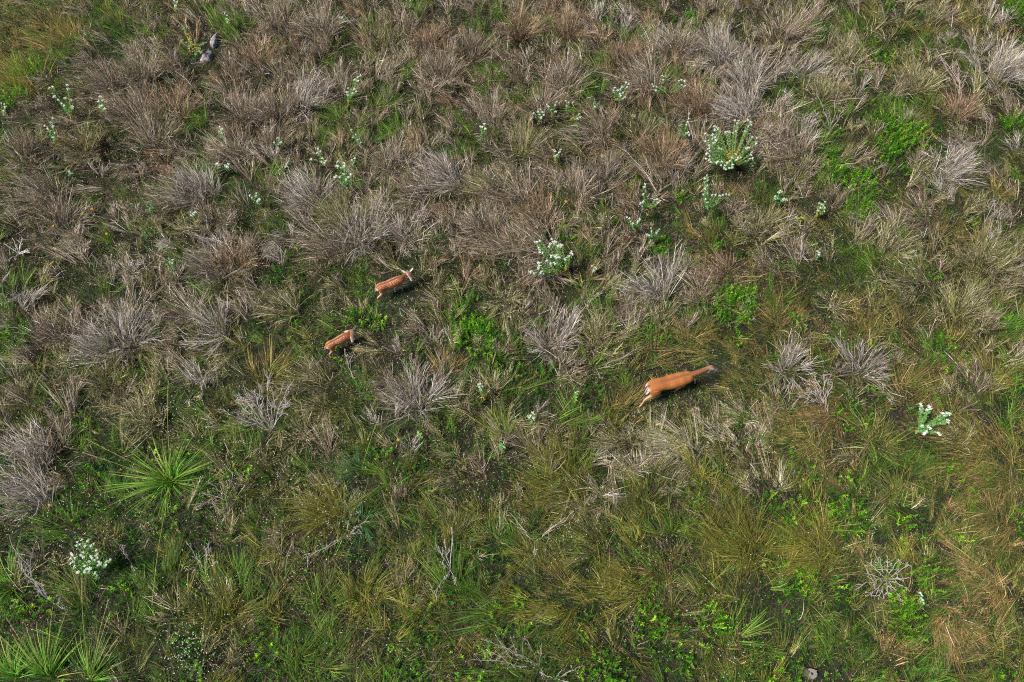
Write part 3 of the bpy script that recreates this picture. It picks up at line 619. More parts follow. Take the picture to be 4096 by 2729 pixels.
tag(wf.build('tiny_white_flowers', M_FLOWER), 'tiny white wild flowers sprinkled through the low plants', 'wild flowers', kind='stuff')

# ------------------------------------------------------------------ broad-bladed green tussocks
def blade_tussock(vx, vy, Rv, n_, label, dirs=None, stalks=(), pal=((.13, .36, .03), (.22, .44, .05), (.08, .26, .03), (.36, .46, .09)), h=.75, w=.018):
    c = P(vx, vy, 0); c[2] = tz(c[0], c[1]); m = local_scale((vx, vy)); R_ = Rv * m; rng = np.random.default_rng(int(vx))
    root_ = empty('blade_grass_tussock', c); tag(root_, label, 'grass tussock', 'broad-bladed green tussocks')
    a = rng.uniform(0, 6.283, n_) if dirs is None else rng.choice(np.radians(dirs), n_) + rng.normal(0, .35, n_)
    o2 = np.stack([np.cos(a), np.sin(a)], 1); r = rng.uniform(.1, 1.1, n_)
    if dirs is None: a = a + .5 * np.sin(2 * a + vx); o2 = np.stack([np.cos(a), np.sin(a)], 1)
    rt = np.concatenate([o2 * rng.uniform(0, .14, (n_, 1)), np.zeros((n_, 1))], 1)
    d_ = nrm(np.concatenate([o2 * r[:, None] * .8 + rng.normal(0, .22, (n_, 2)) + [-.12, .05], np.full((n_, 1), .9)], 1)); L = R_ * rng.uniform(.45, 1.25, n_)
    b_ = np.concatenate([o2 * r[:, None] * R_ * .45, -rng.uniform(.25, .75, (n_, 1)) * R_ * .8], 1)
    mb = MB(); ribbons(mb, rt, d_, L, b_, w * rng.uniform(.6, 1.2, n_), pick(pal, n_, rng, .15), 7, rng, .01, tip=.08)
    mb.build('blades', M_BLADE, root_)
    for (sx, sy, hh) in stalks:
        e = P(sx, sy, hh) - c; q = MB(); t = np.linspace(0, 1, 10)[:, None]; up = np.array([0, 0, .25])
        pts_ = e * t + up * (t * (1 - t)) * np.linalg.norm(e) * .8
        tube(q, pts_, np.linspace(.007, .003, 10), np.linspace(0, 1, 10)[:, None] * np.array([.30, .20, .05]) + np.array([.20, .30, .07]), 5)
        for k in range(34):
            tt = rng.uniform(.72, 1.); pp = e * tt + up * (tt * (1 - tt)) * np.linalg.norm(e) * .8
            leaves(q, pp[None], nrm((e / np.linalg.norm(e) + rng.normal(0, .18, 3))[None]), .045, .007, np.array([[.42, .36, .18]]), rng)
        q.build('seed_stalk', M_BLADE, root_)
    return root_
blade_tussock(392, 1108, 105, 320, 'largest bright green broad-bladed tussock with long upright seed stalks', None, [(387, 878, .9), (262, 975, .9), (200, 1010, .8), (330, 1040, .8), (350, 1390, .45), (190, 1040, .7)])
blade_tussock(478, 1108, 60, 130, 'darker green tussock touching the right side of the largest bladed tussock', None, (), ((.05, .17, .03), (.08, .22, .04), (.16, .24, .06)), w=.013)
blade_tussock(25, 1350, 90, 130, 'green bladed tussock cut by the left edge, below left of the white-flowered bush', None, [(105, 1292, .5)], w=.016)
blade_tussock(120, 1560, 110, 160, 'green bladed tussock in the bottom-left corner with long stalks leaning up-left', [60, 100, 140, 120], [(15, 1420, .8), (60, 1440, .8), (0, 1460, .7)], w=.017)
blade_tussock(212, 1565, 90, 130, 'green bladed tussock at the bottom edge with four tall straw stalks pointing up', [50, 80, 100, 20], [(188, 1330, 1.0), (250, 1378, .9), (252, 1410, .8), (272, 1465, .7)], w=.015)
blade_tussock(40, 1560, 90, 150, 'green bladed tussock filling the very corner at bottom left', [40, 90, 140], (), w=.018)
blade_tussock(835, 1200, 62, 150, 'blue-green bladed tussock under a fan of white dead twigs', None, (), ((.04, .17, .06), (.07, .22, .08), (.12, .22, .08)), w=.011)
blade_tussock(830, 1085, 62, 120, 'blue-green bladed tussock sprawled left, right of the largest bladed tussock', [150, 190, 220, 170, 90], [(870, 960, .6)], ((.06, .19, .07), (.10, .24, .08), (.22, .28, .10)), w=.012)
blade_tussock(1165, 1015, 70, 110, 'yellow-green bladed tussock leaning left with long curved blades, left of small white flower', [110, 140, 160, 90, 60], [(1060, 945, .5)], ((.20, .30, .04), (.30, .34, .06), (.12, .24, .04)), w=.014)
blade_tussock(770, 1000, 40, 90, 'small star-shaped green bladed tussock above the blue-green tussocks', None, (), ((.12, .22, .06), (.18, .26, .08)), w=.011)
blade_tussock(1150, 975, 42, 60, 'small bright bladed tussock just above the yellow-green leaning tussock', [80, 120, 150], (), w=.010)

# ------------------------------------------------------------------ white-flowered plants
def head_bracts(c, r, rng, green=False):
    mb = MB(); n_ = int(16 + 900 * r * r * 4)
    d_ = nrm(rng.normal(0, 1, (n_, 3)) * [1, 1, .45] + [0, 0, .25]); off = nrm(rng.normal(0, 1, (n_, 3)) * [1, 1, .3]) * rng.uniform(0, .6, (n_, 1)) * r
    pal = [(.35, .52, .36), (.50, .62, .48), (.24, .42, .24)] if green else [(.88, .88, .84), (.84, .87, .82), (.90, .89, .86), (.60, .72, .55)]
    L = r * rng.uniform(.45, .75, n_)
    leaves(mb, c + off, d_, L, L * .5, pick(pal, n_, rng, .05), rng, .1)
    return mb
def flower_plant(vb, tips, label, h=.8, fork=.5, hr=.052, yellow=.25, greens=(), name='white_flowered_plant', leafw=1.0, stemcol=(.30, .30, .10)):
    rng = np.random.default_rng(int(vb[0] * 3 + vb[1]))
    b = P(vb[0], vb[1], 0.0); b[2] = tz(b[0], b[1])
    root_ = empty(name, b); tag(root_, label, 'plant', 'snow-white flowering plants')
    T_ = []
    for i, t in enumerate(tips):
        hh = h * rng.uniform(.9, 1.08); T_.append(P(t[0], t[1], hh) - b)
    mean = np.mean(T_, 0); fk = mean * fork
    S_ = MB(); tube(S_, [np.zeros(3), fk * .5 + [0.01, 0, 0], fk], [.008, .007, .006], np.array([.40, .17, .07]) * .8, 6)
    Lv = MB()
    n_ = 12; t = rng.uniform(.25, 1, n_); leaves(Lv, fk * t[:, None], nrm(rng.normal(0, 1, (n_, 3)) * [1, 1, .3] + [0, 0, .2]), .065, .026 * leafw,
                                                    pick([(.45, .42, .06), (.50, .28, .12), (.30, .42, .08)] if yellow > 0 else [(.16, .34, .16)], n_, rng), rng)
    for i, e in enumerate(T_):
        mid = fk * .5 + e * .5 + rng.normal(0, .012, 3) - np.array([0, 0, .03]) ; q = np.array([fk, fk * .55 + mid * .45, mid, mid * .4 + e * .6, e])
        tube(S_, q, np.linspace(.005, .003, 5), np.asarray(stemcol) * 1.1, 5)
        L0 = np.linalg.norm(e - fk); n_ = int(max(6, L0 / .012)); tt = rng.uniform(.08, .95, n_)
        p_ = np.stack([np.interp(tt, np.linspace(0, 1, 5), q[:, k]) for k in range(3)], 1)
        tg = nrm((e - fk)[None] + 0 * p_); d_ = nrm(tg * .5 + rng.normal(0, .6, (n_, 3)) + [0, 0, .1])
        cl = pick([(.10, .34, .10), (.18, .42, .14), (.22, .42, .08)], n_, rng); yl = (tt < yellow)[:, None]
        cl = np.where(yl, pick([(.42, .46, .08), (.50, .46, .12)], n_, rng), cl)
        leaves(Lv, p_, d_, .048 * rng.uniform(.7, 1.2, n_), .019 * leafw, cl, rng)
        g = i in greens
        head_bracts(e, hr * rng.uniform(.85, 1.15) * (.8 if g else 1), rng, g).build('flower_head', M_FLOWER, root_)
    S_.build('stem', M_TWIG, root_); Lv.build('leaves', M_LEAF, root_)
    return root_
FP = flower_plant
FP((177, 300), [(113, 203), (121, 200), (154, 196), (157, 205), (125, 222), (133, 230), (140, 238), (148, 243), (163, 230), (150, 226), (165, 246)], 'tall white-flowered plant with many heads, upper of two at left, below tan grass', .9, .45)
FP((136, 360), [(120, 272), (117, 282), (122, 290), (110, 296), (116, 303), (126, 305), (122, 316), (104, 289)], 'narrow column of white flowers on a long green stem, left of centre-left grass', .9, .5, .042, .1)
FP((247, 268), [(230, 222), (226, 234), (235, 232), (234, 243), (241, 250), (229, 245)], 'compact white flower spike right of the many-headed plant at upper left', .75, .55, .045)
FP((6, 305), [(3, 238), (10, 240), (12, 246), (8, 256)], 'white-flowered plant cut by the left edge of the photo', .8, .7, .042, 0)
FP((528, 62), [(517, 30), (522, 36), (520, 44), (524, 48)], 'small pale white-green flower spike above the two grey rocks', .6, .5, .045)
FP((406, 28), [(400, 2), (406, 6), (403, 13)], 'white flowers on the top edge above the rocks and left of them', .6, .5, .045)
FP((430, 138), [(420, 60), (427, 54), (424, 74), (436, 84), (428, 98), (440, 97), (448, 92), (474, 97), (468, 102), (460, 112), (463, 121), (450, 126), (434, 106)], 'sprawling pale green plant with yellow leaves beside the grey rocks', .6, .75, .04, .6, range(13), leafw=1.6, stemcol=(.45, .18, .08))
FP((513, 325), [(505, 292), (509, 297), (504, 303), (509, 306)], 'small white flower spike in dark green hollow, below left of the mauve clump', .65, .5, .038, 0)
FP((503, 392), [(498, 377), (503, 380)], 'little white flower with a yellow leaf, left of a matching pair', .6, .5, .045)
FP((525, 396), [(518, 381), (526, 377), (522, 384)], 'little white flower head, right one of a matching pair', .6, .5, .045, 0)
FP((638, 348), [(630, 328), (638, 317), (646, 327)], 'three small white flowers in a triangle above dark clump', .65, .5, .042, 0)
FP((795, 262), [(828, 174), (822, 178), (814, 184), (822, 186), (800, 203), (797, 212), (806, 206), (814, 206), (818, 211), (810, 214), (799, 218)], 'tall white-flowered plant with yellow base leaves, top centre left', .85, .5, .042)
FP((833, 342), [(807, 299), (811, 316), (818, 310), (829, 328), (821, 322)], 'loose diagonal line of small white flowers under the tall plant', .65, .6, .036, 0)
FP((755, 388), [(730, 342), (729, 352), (736, 348), (714, 367), (741, 364), (739, 372), (749, 370), (746, 374)], 'white-flowered plant of three clusters with one orange leaf', .75, .6, .042, .3)
FP((812, 385), [(808, 368), (815, 364), (811, 371)], 'small pale flower cluster right above the long teal-stemmed plant', .65, .5, .042, 0)
FP((806, 452), [(776, 372), (790, 375), (775, 382), (787, 385), (797, 392), (772, 406), (781, 408), (790, 400), (806, 401), (800, 407), (795, 412), (791, 382)], 'long teal-stemmed white-flowered plant with yellow foot, above the two fawns', .95, .42, .045, .12)
FP((788, 60), [(780, 40), (786, 40), (789, 44)], 'tiny white flower pair near the top edge', .55, .5, .04)
FP((1104, 326), [(1104, 291), (1113, 285), (1115, 296), (1108, 292)], 'small white-flowered plant with teal stem alone in brown grass', .75, .45, .042, 0)
FP((944, 20), [(943, 1), (941, 12)], 'thin teal plant crossing the top edge', .6, .5, .035, 0, (1,))
FP((1240, 280), [(1226, 261), (1236, 257), (1242, 252), (1246, 258), (1250, 264), (1240, 264), (1243, 270)], 'leftmost cluster in the row of white flowers at top centre', .6, .5, .042, 0)
FP((1269, 272), [(1257, 240), (1260, 245), (1279, 234), (1276, 242), (1277, 257), (1267, 252)], 'second plant in the row of white flowers at top centre', .65, .5, .040, .2)
FP((1303, 262), [(1300, 232), (1307, 236), (1302, 244)], 'thin third plant in the row, single head on a curved green stem', .65, .5, .036, 0)
FP((1309, 281), [(1331, 262), (1333, 270), (1327, 273), (1316, 236)], 'fourth plant in the row with bent stem and small head at right', .6, .5, .040, .3)
FP((1364, 258), [(1368, 234), (1374, 238), (1367, 245)], 'pale faint flowering stem between the row and the bigger plant', .65, .5, .036, .3, (0, 1))
FP((1403, 247), [(1438, 190), (1445, 194), (1441, 200), (1412, 202), (1419, 207), (1410, 208), (1429, 200), (1425, 206), (1424, 216), (1431, 214), (1430, 226), (1436, 224), (1426, 220)], 'bushy white-flowered plant with yellow-green base leaves, top centre right', .8, .5, .042, .3)
FP((1533, 228), [(1521, 174), (1525, 176), (1499, 194), (1502, 199), (1508, 200), (1506, 208), (1560, 186), (1566, 184), (1573, 186), (1566, 196), (1573, 198), (1524, 184)], 'Y-shaped white-flowered plant with three spread arms, top right of centre', .75, .35, .040, .2)
FP((1454, 276), [(1454, 264), (1457, 268)], 'faint tiny teal flower below the Y-shaped plant', .5, .5, .032, 0, (0,))
FP((1575, 322), [(1582, 273), (1580, 281), (1577, 287), (1562, 290), (1566, 286), (1560, 300), (1576, 306), (1582, 304), (1584, 310)], 'teal flowering plant just left of the largest white-flowered plant', .75, .45, .038, 0, (3, 4, 5))
FP((1625, 523), [(1624, 403), (1620, 410), (1625, 414), (1620, 421), (1625, 427), (1620, 434), (1616, 447), (1623, 444), (1621, 458), (1626, 466), (1636, 449), (1644, 447), (1653, 449), (1661, 448), (1669, 446), (1675, 448)], 'L-shaped plant with a tall white spike and long right arm on orange stalk', 1.0, .50, .038, 0)
FP((1490, 502), [(1482, 423), (1480, 430), (1483, 437), (1478, 446), (1472, 468), (1475, 473), (1478, 464), (1504, 459), (1510, 458), (1516, 462), (1512, 466)], 'white-flowered plant with one upright spike and one right arm', .85, .5, .040, .2)
FP((1466, 540), [(1440, 499), (1446, 502), (1449, 509), (1454, 514), (1466, 508), (1470, 504), (1464, 512)], 'curved V of white flowers on pale double stalk', .75, .4, .036, .2)
FP((1500, 552), [(1496, 524), (1497, 531), (1486, 539), (1491, 541), (1515, 527), (1512, 531), (1508, 536)], 'small three-armed white-green plant just above the dense lime-green bush', .62, .4, .033, 0)
FP((1366, 622), [(1360, 612), (1366, 615), (1370, 618), (1364, 621)], 'faint low cluster of blue-white flowers right of the ring-shaped plant', .4, .5, .036, 0)
FP((1792, 474), [(1793, 438), (1796, 441), (1790, 442), (1782, 452), (1786, 455), (1780, 457), (1802, 456), (1806, 459), (1799, 460)], 'triangle of three bright white flower clusters in olive-brown grass at right', .7, .5, .038, 0)
FP((1872, 506), [(1882, 467), (1888, 470), (1892, 474), (1896, 464), (1895, 478), (1886, 478), (1880, 484), (1894, 486)], 'white flowers above bright yellow-green pointed leaves at right', .7, .5, .036, .6, leafw=1.5)
FP((1873, 606), [(1878, 578), (1883, 581), (1882, 586)], 'tiny white flower on a green stem below the yellow-leaved plant', .6, .5, .036, 0)
FP((1278, 378), [(1271, 345), (1275, 348), (1288, 343), (1285, 350), (1276, 359), (1280, 356)], 'three small white clusters above the ring-shaped plant', .65, .5, .038, .3)
FP((455, 522), [(438, 488), (444, 490), (449, 488), (446, 494), (440, 495)], 'small white flower cluster on green stem with orange foot at left centre', .7, .5, .040, .2)
FP((602, 478), [(574, 450), (578, 454), (590, 444), (588, 450), (596, 458), (592, 462)], 'scattered white flower cluster left of the silver clumps', .6, .6, .038, 0)
FP((408, 655), [(378, 596), (376, 601), (384, 600), (388, 594), (396, 597), (396, 605), (390, 602)], 'pale green-white flower on a long leafy stem at left', .85, .7, .034, 0, (0, 1, 2, 3))
FP((1112, 925), [(1099, 884), (1104, 882), (1108, 888), (1102, 890), (1105, 895)], 'small white flowers with yellow leaves between fawn and doe', .6, .5, .034, .4)
FP((1226, 972), [(1216, 960), (1213, 957), (1224, 949), (1227, 952), (1226, 961), (1219, 955)], 'bright white flower cluster below left of the doe', .5, .5, .036, 0)
FP((1320, 918), [(1322, 902), (1326, 905), (1328, 901)], 'tiny white flower over bright green leaves left of the doe', .5, .5, .026, 0, leafw=1.8)
FP((2112, 1392), [(2114, 1363), (2118, 1368), (2116, 1374), (2120, 1378), (2122, 1386)], 'small white flower spike with yellow leaves below the star-shaped dead shrub', .5, .4, .030, .5, leafw=1.5)
FP((162, 405), [(158, 394), (163, 398)], 'tiny white flower over a green leaf at far left', .55, .5, .040, 0)
FP((350, 492), [(338, 472), (346, 470), (352, 474), (336, 482), (344, 480)], 'pale blue-green leafy plant without open flowers at left', .55, .5, .038, 0, range(5))
# larger ones
FP((1690, 398), [(1680 + (a - 720) / 8.53 - 1, 355 + (b - 820) / 8.53) for a, b in [(800, 150), (870, 160), (845, 215), (1060, 150), (1100, 190), (1120, 240), (1060, 270), (400, 270), (440, 290), (400, 340), (475, 320), (620, 380), (660, 370), (635, 415), (700, 390), (760, 400), (820, 370),
     (1000, 370), (1150, 470), (1230, 490), (1215, 605), (1020, 710), (1060, 690), (1080, 700), (1130, 780), (1120, 830), (1110, 900), (1150, 900), (220, 415), (270, 450), (350, 450), (380, 430), (280, 545), (220, 565), (360, 520), (410, 490), (435, 545), (370, 600), (400, 590), (300, 640), (270, 710),
     (310, 700), (320, 760), (240, 810), (270, 800), (310, 860), (230, 900), (300, 930), (330, 970), (480, 700), (540, 720), (820, 820), (740, 880), (760, 900), (860, 890), (830, 930), (920, 880), (470, 960), (440, 990), (540, 960), (530, 1030), (650, 980), (700, 950), (610, 1040), (620, 1110), (690, 1090), (750, 1025), (750, 1075), (590, 1090)]],
   'largest white-flowered plant, a wheel of many radiating leafy stems at upper right', .85, .30, .040, .45)
FP((1318, 640), [((2080 + a / 7.127) / K, (920 + b / 7.127) / K) for a, b in [(430, 340), (480, 350), (560, 320), (540, 380), (530, 520), (560, 570), (570, 640), (640, 660), (870, 400), (820, 470), (940, 340), (1000, 340), (1040, 360), (980, 390), (910, 260), (1150, 420), (1190, 440), (1130, 490), (1080, 450), (880, 750), (970, 760), (1040, 720), (1040, 790), (1100, 790),
     (1480, 610), (1440, 660), (1500, 690), (1400, 750), (1330, 790), (1280, 840), (870, 960), (900, 990), (970, 930), (990, 980), (770, 890), (560, 940), (510, 930), (540, 1030), (530, 1100), (290, 1190), (320, 1230), (390, 1240), (340, 1180), (600, 1210), (660, 1240), (640, 1190), (570, 1240)]],
   'ring-shaped white-flowered plant with five arms and orange base leaves near picture centre', .8, .30, .042, .4)
FP((2103, 998), [((3560 + a / 6.53) / K, (1560 + b / 6.53) / K) for a, b in [(790, 370), (830, 420), (790, 480), (850, 490), (820, 550), (1020, 430), (1040, 490), (1010, 550), (960, 520), (1380, 610), (1470, 600), (1440, 660), (1510, 640), (1300, 680), (1560, 620), (1490, 780), (1540, 800), (1520, 850), (1260, 1120), (1290, 1160), (1180, 1100), (920, 1120), (890, 1150), (960, 1090), (800, 1080), (830, 940), (1010, 970), (1060, 1000)]],
   'blue-green plant with broad leaves and peach base leaves near the right edge', .55, .30, .044, .15, (4, 13, 20, 24), leafw=1.9)
FP((228, 1335), [(z_ / 2.283, 1175.4 + w_ / 2.283) for z_, w_ in [(405, 160), (430, 148), (400, 180), (420, 172), (490, 170), (478, 180), (458, 154), (443, 182), (380, 230), (372, 222), (392, 245), (372, 248), (385, 262), (435, 215), (425, 230), (437, 240), (485, 245), (470, 262), (500, 232), (478, 236), (495, 255), (512, 222),
     (460, 300), (468, 315), (450, 310), (475, 300), (520, 262), (528, 275), (515, 282), (560, 262), (580, 252), (555, 282), (445, 285), (390, 290), (372, 272), (408, 320), (500, 322), (443, 318), (505, 205), (510, 243)]],
   'round white-flowered bush of dense snowy heads at lower left', .7, .4, .036, .0)

# ------------------------------------------------------------------ green leafy seedlings with big leaves
def broad_leaf(vx, vy, label, n_=8, L=.12, col=((.10, .30, .12), (.18, .38, .14))):
    c = P(vx, vy, .35); rng = np.random.default_rng(int(vx + vy)); b = np.array([c[0], c[1], tz(c[0], c[1])])
    r_ = empty('broad_leaved_plant', b); tag(r_, label, 'plant', 'small broad-leaved plants')
    q = MB(); tube(q, [(0, 0, 0), (.01, .01, .18), (0, 0, .35)], [.006, .005, .004], (.18, .30, .08), 5); q.build('stem', M_LEAF, r_)
    a = np.arange(n_) * 2.4; d_ = nrm(np.stack([np.cos(a), np.sin(a), np.full(n_, .35)], 1)); q = MB()
    leaves(q, np.stack([0 * a, 0 * a, .18 + .17 * np.arange(n_) / n_], 1), d_, L * rng.uniform(.7, 1.1, n_), L * .42, pick(col, n_, rng, .1), rng); q.build('leaves', M_LEAF, r_)
broad_leaf(328, 533, 'bright green broad-leaved sprout in brown grass at left centre')
broad_leaf(962, 1000, 'light green broad-leaved sprout left of the yellow-green leaning tussock', 9, .11, ((.20, .42, .08), (.14, .34, .06)))
broad_leaf(1153, 1022, 'pointed green broad-leaved sprout inside the yellow-green leaning tussock', 8, .11, ((.12, .36, .12), (.20, .42, .16)))
broad_leaf(1320, 915, 'bright yellow-green broad leaves just left of the doe', 9, .10, ((.26, .48, .06), (.18, .40, .05)))
broad_leaf(1732, 690 - 320, 'small pale leafy sprout right of the largest white-flowered plant', 7, .09, ((.22, .38, .16), (.30, .44, .20)))
broad_leaf(1840, 500, 'yellow-green oval-leaved sprout left of the yellow-leaved plant', 6, .11, ((.40, .50, .04), (.30, .42, .04)))

# ------------------------------------------------------------------ dead shrubs of bleached twigs
def dead_shrub(vx, vy, tips, label, r0=.010, h=.35, kids=6, col=(.50, .45, .44), spread=.35, knob=True, seed=0):
    rng = np.random.default_rng(int(vx * 5 + vy) + seed); b = P(vx, vy, 0.05); b[2] = tz(b[0], b[1]) + .02
    r_ = empty('dead_shrub', b); tag(r_, label, 'dead shrub', 'bleached dead shrubs')
    for (tx, ty) in tips:
        hh = h * rng.uniform(.8, 1.2); e = P(tx, ty, hh) - b; L = np.linalg.norm(e); q = MB(); t = np.linspace(0, 1, 7)
        p_ = e[None] * t[:, None] + np.array([0, 0, .25 * L]) * (t * (1 - t))[:, None] + rng.normal(0, .02 * L, (7, 3)) * (t > 0)[:, None]
        c_ = np.asarray(col) * rng.uniform(.8, 1.15); tube(q, p_, r0 * (1 - .65 * t), c_, 5)
        for k in range(kids):
            u = rng.uniform(.3, .97); s0 = np.array([np.interp(u, t, p_[:, j]) for j in range(3)])
            dd = nrm(nrm(e) + rng.normal(0, spread + .25, 3)); l2 = L * rng.uniform(.12, .35) * (1.1 - u * .5); w_ = rng.normal(0, .08, 3) * l2
            tube(q, [s0, s0 + dd * l2 * .5 + w_, s0 + dd * l2], [r0 * .5, r0 * .4, r0 * .25], c_ * rng.uniform(.85, 1.15), 4)
            for kk in range(2):
                s1 = s0 + dd * l2 * rng.uniform(.4, .9); d3 = nrm(dd + rng.normal(0, .6, 3)); tube(q, [s1, s1 + d3 * l2 * .4], [r0 * .35, r0 * .2], c_, 4)
            if knob and rng.uniform() < .6: ball(q, s0 + dd * l2, .009, (.55, .50, .44), 6)
        q.build('branch', M_TWIG, r_)
fan = lambda cx, cy, r, a0, a1, n_: [(cx + r * (.7 + .35 * ((i * 37) % 10) / 10) * math.cos(math.radians(a0 + (a1 - a0) * i / max(1, n_ - 1))), cy - r * (.7 + .35 * ((i * 37) % 10) / 10) * math.sin(math.radians(a0 + (a1 - a0) * i / max(1, n_ - 1)))) for i in range(n_)]
dead_shrub(2034, 1332, fan(2034, 1328, 66, 0, 335, 13), 'star-shaped dead shrub with white branches radiating like spokes at lower right', .010, .30)
dead_shrub(620, 990, fan(620, 985, 120, 55, 160, 12), 'white dead twig shrub fanning up with seed knobs, right of the tall stalk', .008, .55, 9)
dead_shrub(40, 580, [(10, 560), (30, 548), (52, 545), (48, 562), (60, 575), (68, 580), (20, 600)], 'gnarled white dead branch lying in dark grass near the left edge', .014, .25, 5, (.62, .58, .56))
dead_shrub(1240, 1530, [(1092, 1512), (1115, 1470), (1130, 1500), (1160, 1490), (1190, 1510), (1245, 1480), (1250, 1550), (1170, 1530), (1210, 1470)], 'long bleached dead branches lying along the bottom edge at centre', .007, .22, 8, (.40, .35, .31))
dead_shrub(1275, 1560, [(1325, 1535), (1240, 1545), (1310, 1568), (1290, 1540)], 'forked white twig on the bottom edge right of the long dead branches', .009, .22, 4)
dead_shrub(1230, 1245, [(1170, 1175), (1320, 1175), (1300, 1188), (1230, 1280), (1275, 1215), (1190, 1210)], 'crossed pale sticks like an open scissors below the yellow mound', .009, .25, 4, (.55, .45, .36))
dead_shrub(1035, 1310, [(1000, 1250), (1020, 1245), (1040, 1225), (1035, 1290), (1010, 1290), (1025, 1330), (995, 1365), (1050, 1345)], 'twisted white dead branches standing below centre', .008, .30, 6)
dead_shrub(1890, 930, fan(1890, 925, 70, 60, 165, 9), 'pale dead twig fan with fine bare ends, left of the pale right-edge plant', .007, .45, 7)
dead_shrub(800, 1230, [(740, 1270), (700, 1280), (820, 1210), (800, 1195), (830, 1225), (770, 1245), (845, 1190)], 'fan of white dead twigs over the blue-green tussock', .008, .3, 5, (.52, .48, .44))
dead_shrub(1910, 300, [(1880, 215), (1925, 180), (1905, 245), (1940, 250), (1870, 260)], 'bare pinkish twig clump at the upper right', .007, .5, 8, (.48, .38, .36))
dead_shrub(2225, 285, [(2150, 108), (2170, 130), (2185, 150), (2195, 175)], 'long dead branch lying diagonally at upper right with a white tip', .012, .25, 6, (.45, .34, .32), .2)
dead_shrub(540, 1155, [(460, 1130), (485, 1110), (510, 1200), (440, 1160), (500, 1180), (530, 1080)], 'grey dead twig spray right below the dark green tussock', .009, .28, 6, (.40, .35, .34))
dead_shrub(110, 1380, [(35, 1290), (60, 1310), (80, 1345), (150, 1400), (20, 1230), (95, 1340)], 'thin grey dead twigs between the left-edge tussocks', .007, .3, 6, (.42, .39, .40))
dead_shrub(300, 1290, [(262, 1235), (275, 1250), (290, 1270), (310, 1310)], 'short grey dead stick right of the round white-flowered bush', .008, .3, 5, (.42, .36, .36))
dead_shrub(470, 1310, [(430, 1245), (450, 1280), (480, 1250), (500, 1290), (430, 1310), (480, 1240)], 'low white dead twigs below the largest bladed tussock', .006, .3, 7)
dead_shrub(800, 840, [(790, 800), (822, 790), (800, 820), (812, 870)], 'thin forked white twig under the lower fawn', .005, .35, 4, (.60, .55, .48))
dead_shrub(1370, 850, [(1450, 815), (1430, 835), (1470, 800), (1380, 870)], 'pale curved twigs left above the doe', .006, .35, 6, (.46, .40, .30))
dead_shrub(970, 860, [(940, 815), (1000, 880), (960, 840), (985, 830)], 'twisted brown dead stem between fawns and doe', .010, .2, 4, (.35, .25, .20))

# ------------------------------------------------------------------ rocks, stump, stones, orange flowers
def rock(outline, h, label, name='rock', col=(.34, .32, .36)):
    o = np.array([P(a, b, .12)[:2] for a, b in outline]); c = o.mean(0); z0 = float(tz(*c)); rng = np.random.default_rng(len(label))
    n_ = len(o) * 4; t = np.linspace(0, len(o), n_, endpoint=False); nxt = np.roll(o, -1, 0); i = t.astype(int); f = (t - i)[:, None]; ring = o[i] * (1 - f) + nxt[i] * f
    V = []; lev = [(1.0, -.05), (1.04, .25), (1.0, .6), (.92, .88), (.78, 1.0), (.5, 1.03), (.25, 1.05), (.02, 1.04)]
    for s_, hh in lev:
        rr = (ring - c) * s_ * (1 + rng.normal(0, .015, (n_, 1))); V.append(np.concatenate([rr, (h * hh + rng.normal(0, .05 * h, (n_, 1)))], 1))
    V = np.concatenate(V); F = [[a * n_ + j, a * n_ + (j + 1) % n_, (a + 1) * n_ + (j + 1) % n_, (a + 1) * n_ + j] for a in range(len(lev) - 1) for j in range(n_)]
    cc = pick([col, np.array(col) * .8, np.array(col) * 1.25, (.30, .24, .24)], len(V), rng, .12)
    q = MB(); q.add(V, F, cc); ob = q.build(name, M_ROCK, smooth=False); ob.location = (c[0], c[1], z0); return ob
rz = lambda pts_: [((700 + a / 8.71) / K, (80 + b / 8.71) / K) for a, b in pts_]
tag(rock(rz([(1540, 500), (1490, 640), (1470, 760), (1430, 900), (1350, 985), (1260, 930), (1240, 860), (1290, 740), (1400, 600), (1480, 540)]), .13, ''), 'upper narrow pale grey rock, pointed at its top end', 'rock', 'pale rocks')
tag(rock(rz([(1280, 1100), (1320, 1200), (1240, 1300), (1230, 1400), (1130, 1430), (1000, 1470), (880, 1430), (950, 1330), (960, 1250), (1060, 1180), (1150, 1100)]), .12, 'x'), 'lower pitted grey rock, below the pointed one', 'rock', 'pale rocks')
def pebble(vx, vy, r, label, col=(.62, .58, .54)):
    c = P(vx, vy, .3); q = MB(); rng = np.random.default_rng(int(vx)); ball(q, (0, 0, 0), (r, r * .8, r * .6), col, 8); q.v[0] = q.v[0] * (1 + rng.normal(0, .06, (len(q.v[0]), 1))).astype(np.float32)
    o = q.build('pale_stone', M_ROCK); o.location = (c[0], c[1], tz(c[0], c[1]) + r * .4 + .12); tag(o, label, 'stone', 'small pale stones')
pebble(1738, 491, .045, 'small pale oval stone in grass left of three white flower clusters')
pebble(321, 594, .035, 'tiny pink-white stone in brown hollow at left')
pebble(484, 84, .03, 'tiny white chip just above the pointed grey rock')
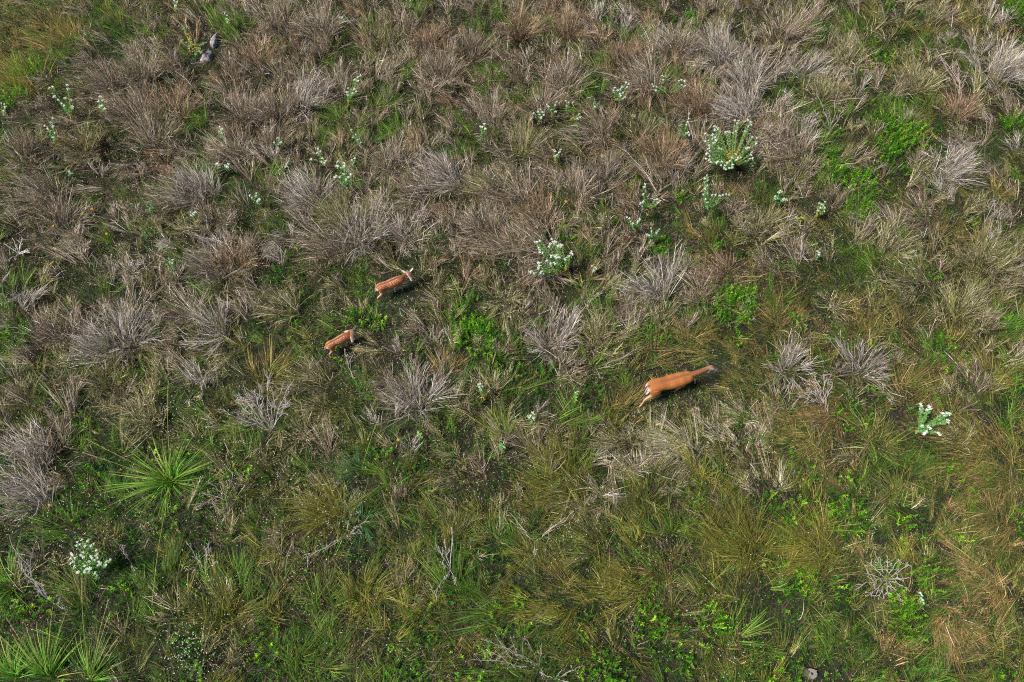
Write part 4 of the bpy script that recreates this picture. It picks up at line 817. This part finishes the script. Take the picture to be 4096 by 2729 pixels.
# stump
c = P(1867, 1548, .12); b = np.array([c[0], c[1], float(tz(c[0], c[1]))]); r_ = empty('tree_stump', b); tag(r_, 'small round sawn tree stump with dark centre at the bottom edge', 'tree stump')
rng = np.random.default_rng(3); a = np.linspace(0, 2 * math.pi, 28, endpoint=False); wob = 1 + .05 * np.sin(a * 3 + 1) + rng.normal(0, .025, 28); q = MB(); V = []; R0 = .085
for rr, zz_ in ((1.18, -.03), (1.08, .05), (1.03, .12), (1.02, .158), (.96, .162)): V.append(np.stack([np.cos(a) * wob * R0 * rr, np.sin(a) * wob * R0 * rr, np.full(28, zz_)], 1))
q.add(np.concatenate(V), [[i * 28 + j, i * 28 + (j + 1) % 28, (i + 1) * 28 + (j + 1) % 28, (i + 1) * 28 + j] for i in range(4) for j in range(28)], pick([(.12, .09, .08), (.20, .16, .14)], 140, rng)); q.build('bark', M_STUMP, r_)
q = MB(); V = []; C_ = []
rad = np.linspace(.96, .02, 16)
for k, rr in enumerate(rad):
    V.append(np.stack([np.cos(a) * wob * R0 * rr, np.sin(a) * wob * R0 * rr, np.full(28, .160 - (.03 if rr < .25 else 0))], 1))
    C_.append(np.broadcast_to(np.array([.24, .20, .19]) * (1.25 if k % 3 == 0 else .85) if rr > .25 else np.array([.03, .025, .022]), (28, 3)))
q.add(np.concatenate(V), [[i * 28 + j, i * 28 + (j + 1) % 28, (i + 1) * 28 + (j + 1) % 28, (i + 1) * 28 + j] for i in range(15) for j in range(28)], np.concatenate(C_)); q.build('sawn_top', M_STUMP, r_)
for i, (vx, vy, lb) in enumerate([(120, 517.6, 'small orange wild flower at far left, leftmost of a loose row'), (172, 526, 'small orange wild flower, second of the loose row at left'), (211, 480.6, 'small orange wild flower, highest of the loose row at left'),
                                  (242, 535, 'small orange wild flower, lowest of the loose row at left'), (915, 1012, 'single orange wild flower above dark green bush below centre'), (1299, 463, 'single orange-red wild flower above the picture centre')]):
    c = P(vx, vy, .5); b = np.array([c[0], c[1], float(tz(c[0], c[1]))]); r_ = empty('orange_wild_flower', b); tag(r_, lb, 'flower', 'small orange wild flowers')
    q = MB(); tube(q, [(0, 0, 0), (.01, 0, .25), (0, 0, .5)], [.003, .003, .002], (.15, .22, .05), 4); q.build('stem', M_LEAF, r_)
    a = np.arange(9) * .7; q = MB(); leaves(q, np.tile([0, 0, .5], (9, 1)), nrm(np.stack([np.cos(a), np.sin(a), 0 * a + .3], 1)), .035, .016, pick([(.85, .30, .02), (.80, .40, .03)], 9, rng, .05), rng, 0); q.build('petals', M_FLOWER, r_)
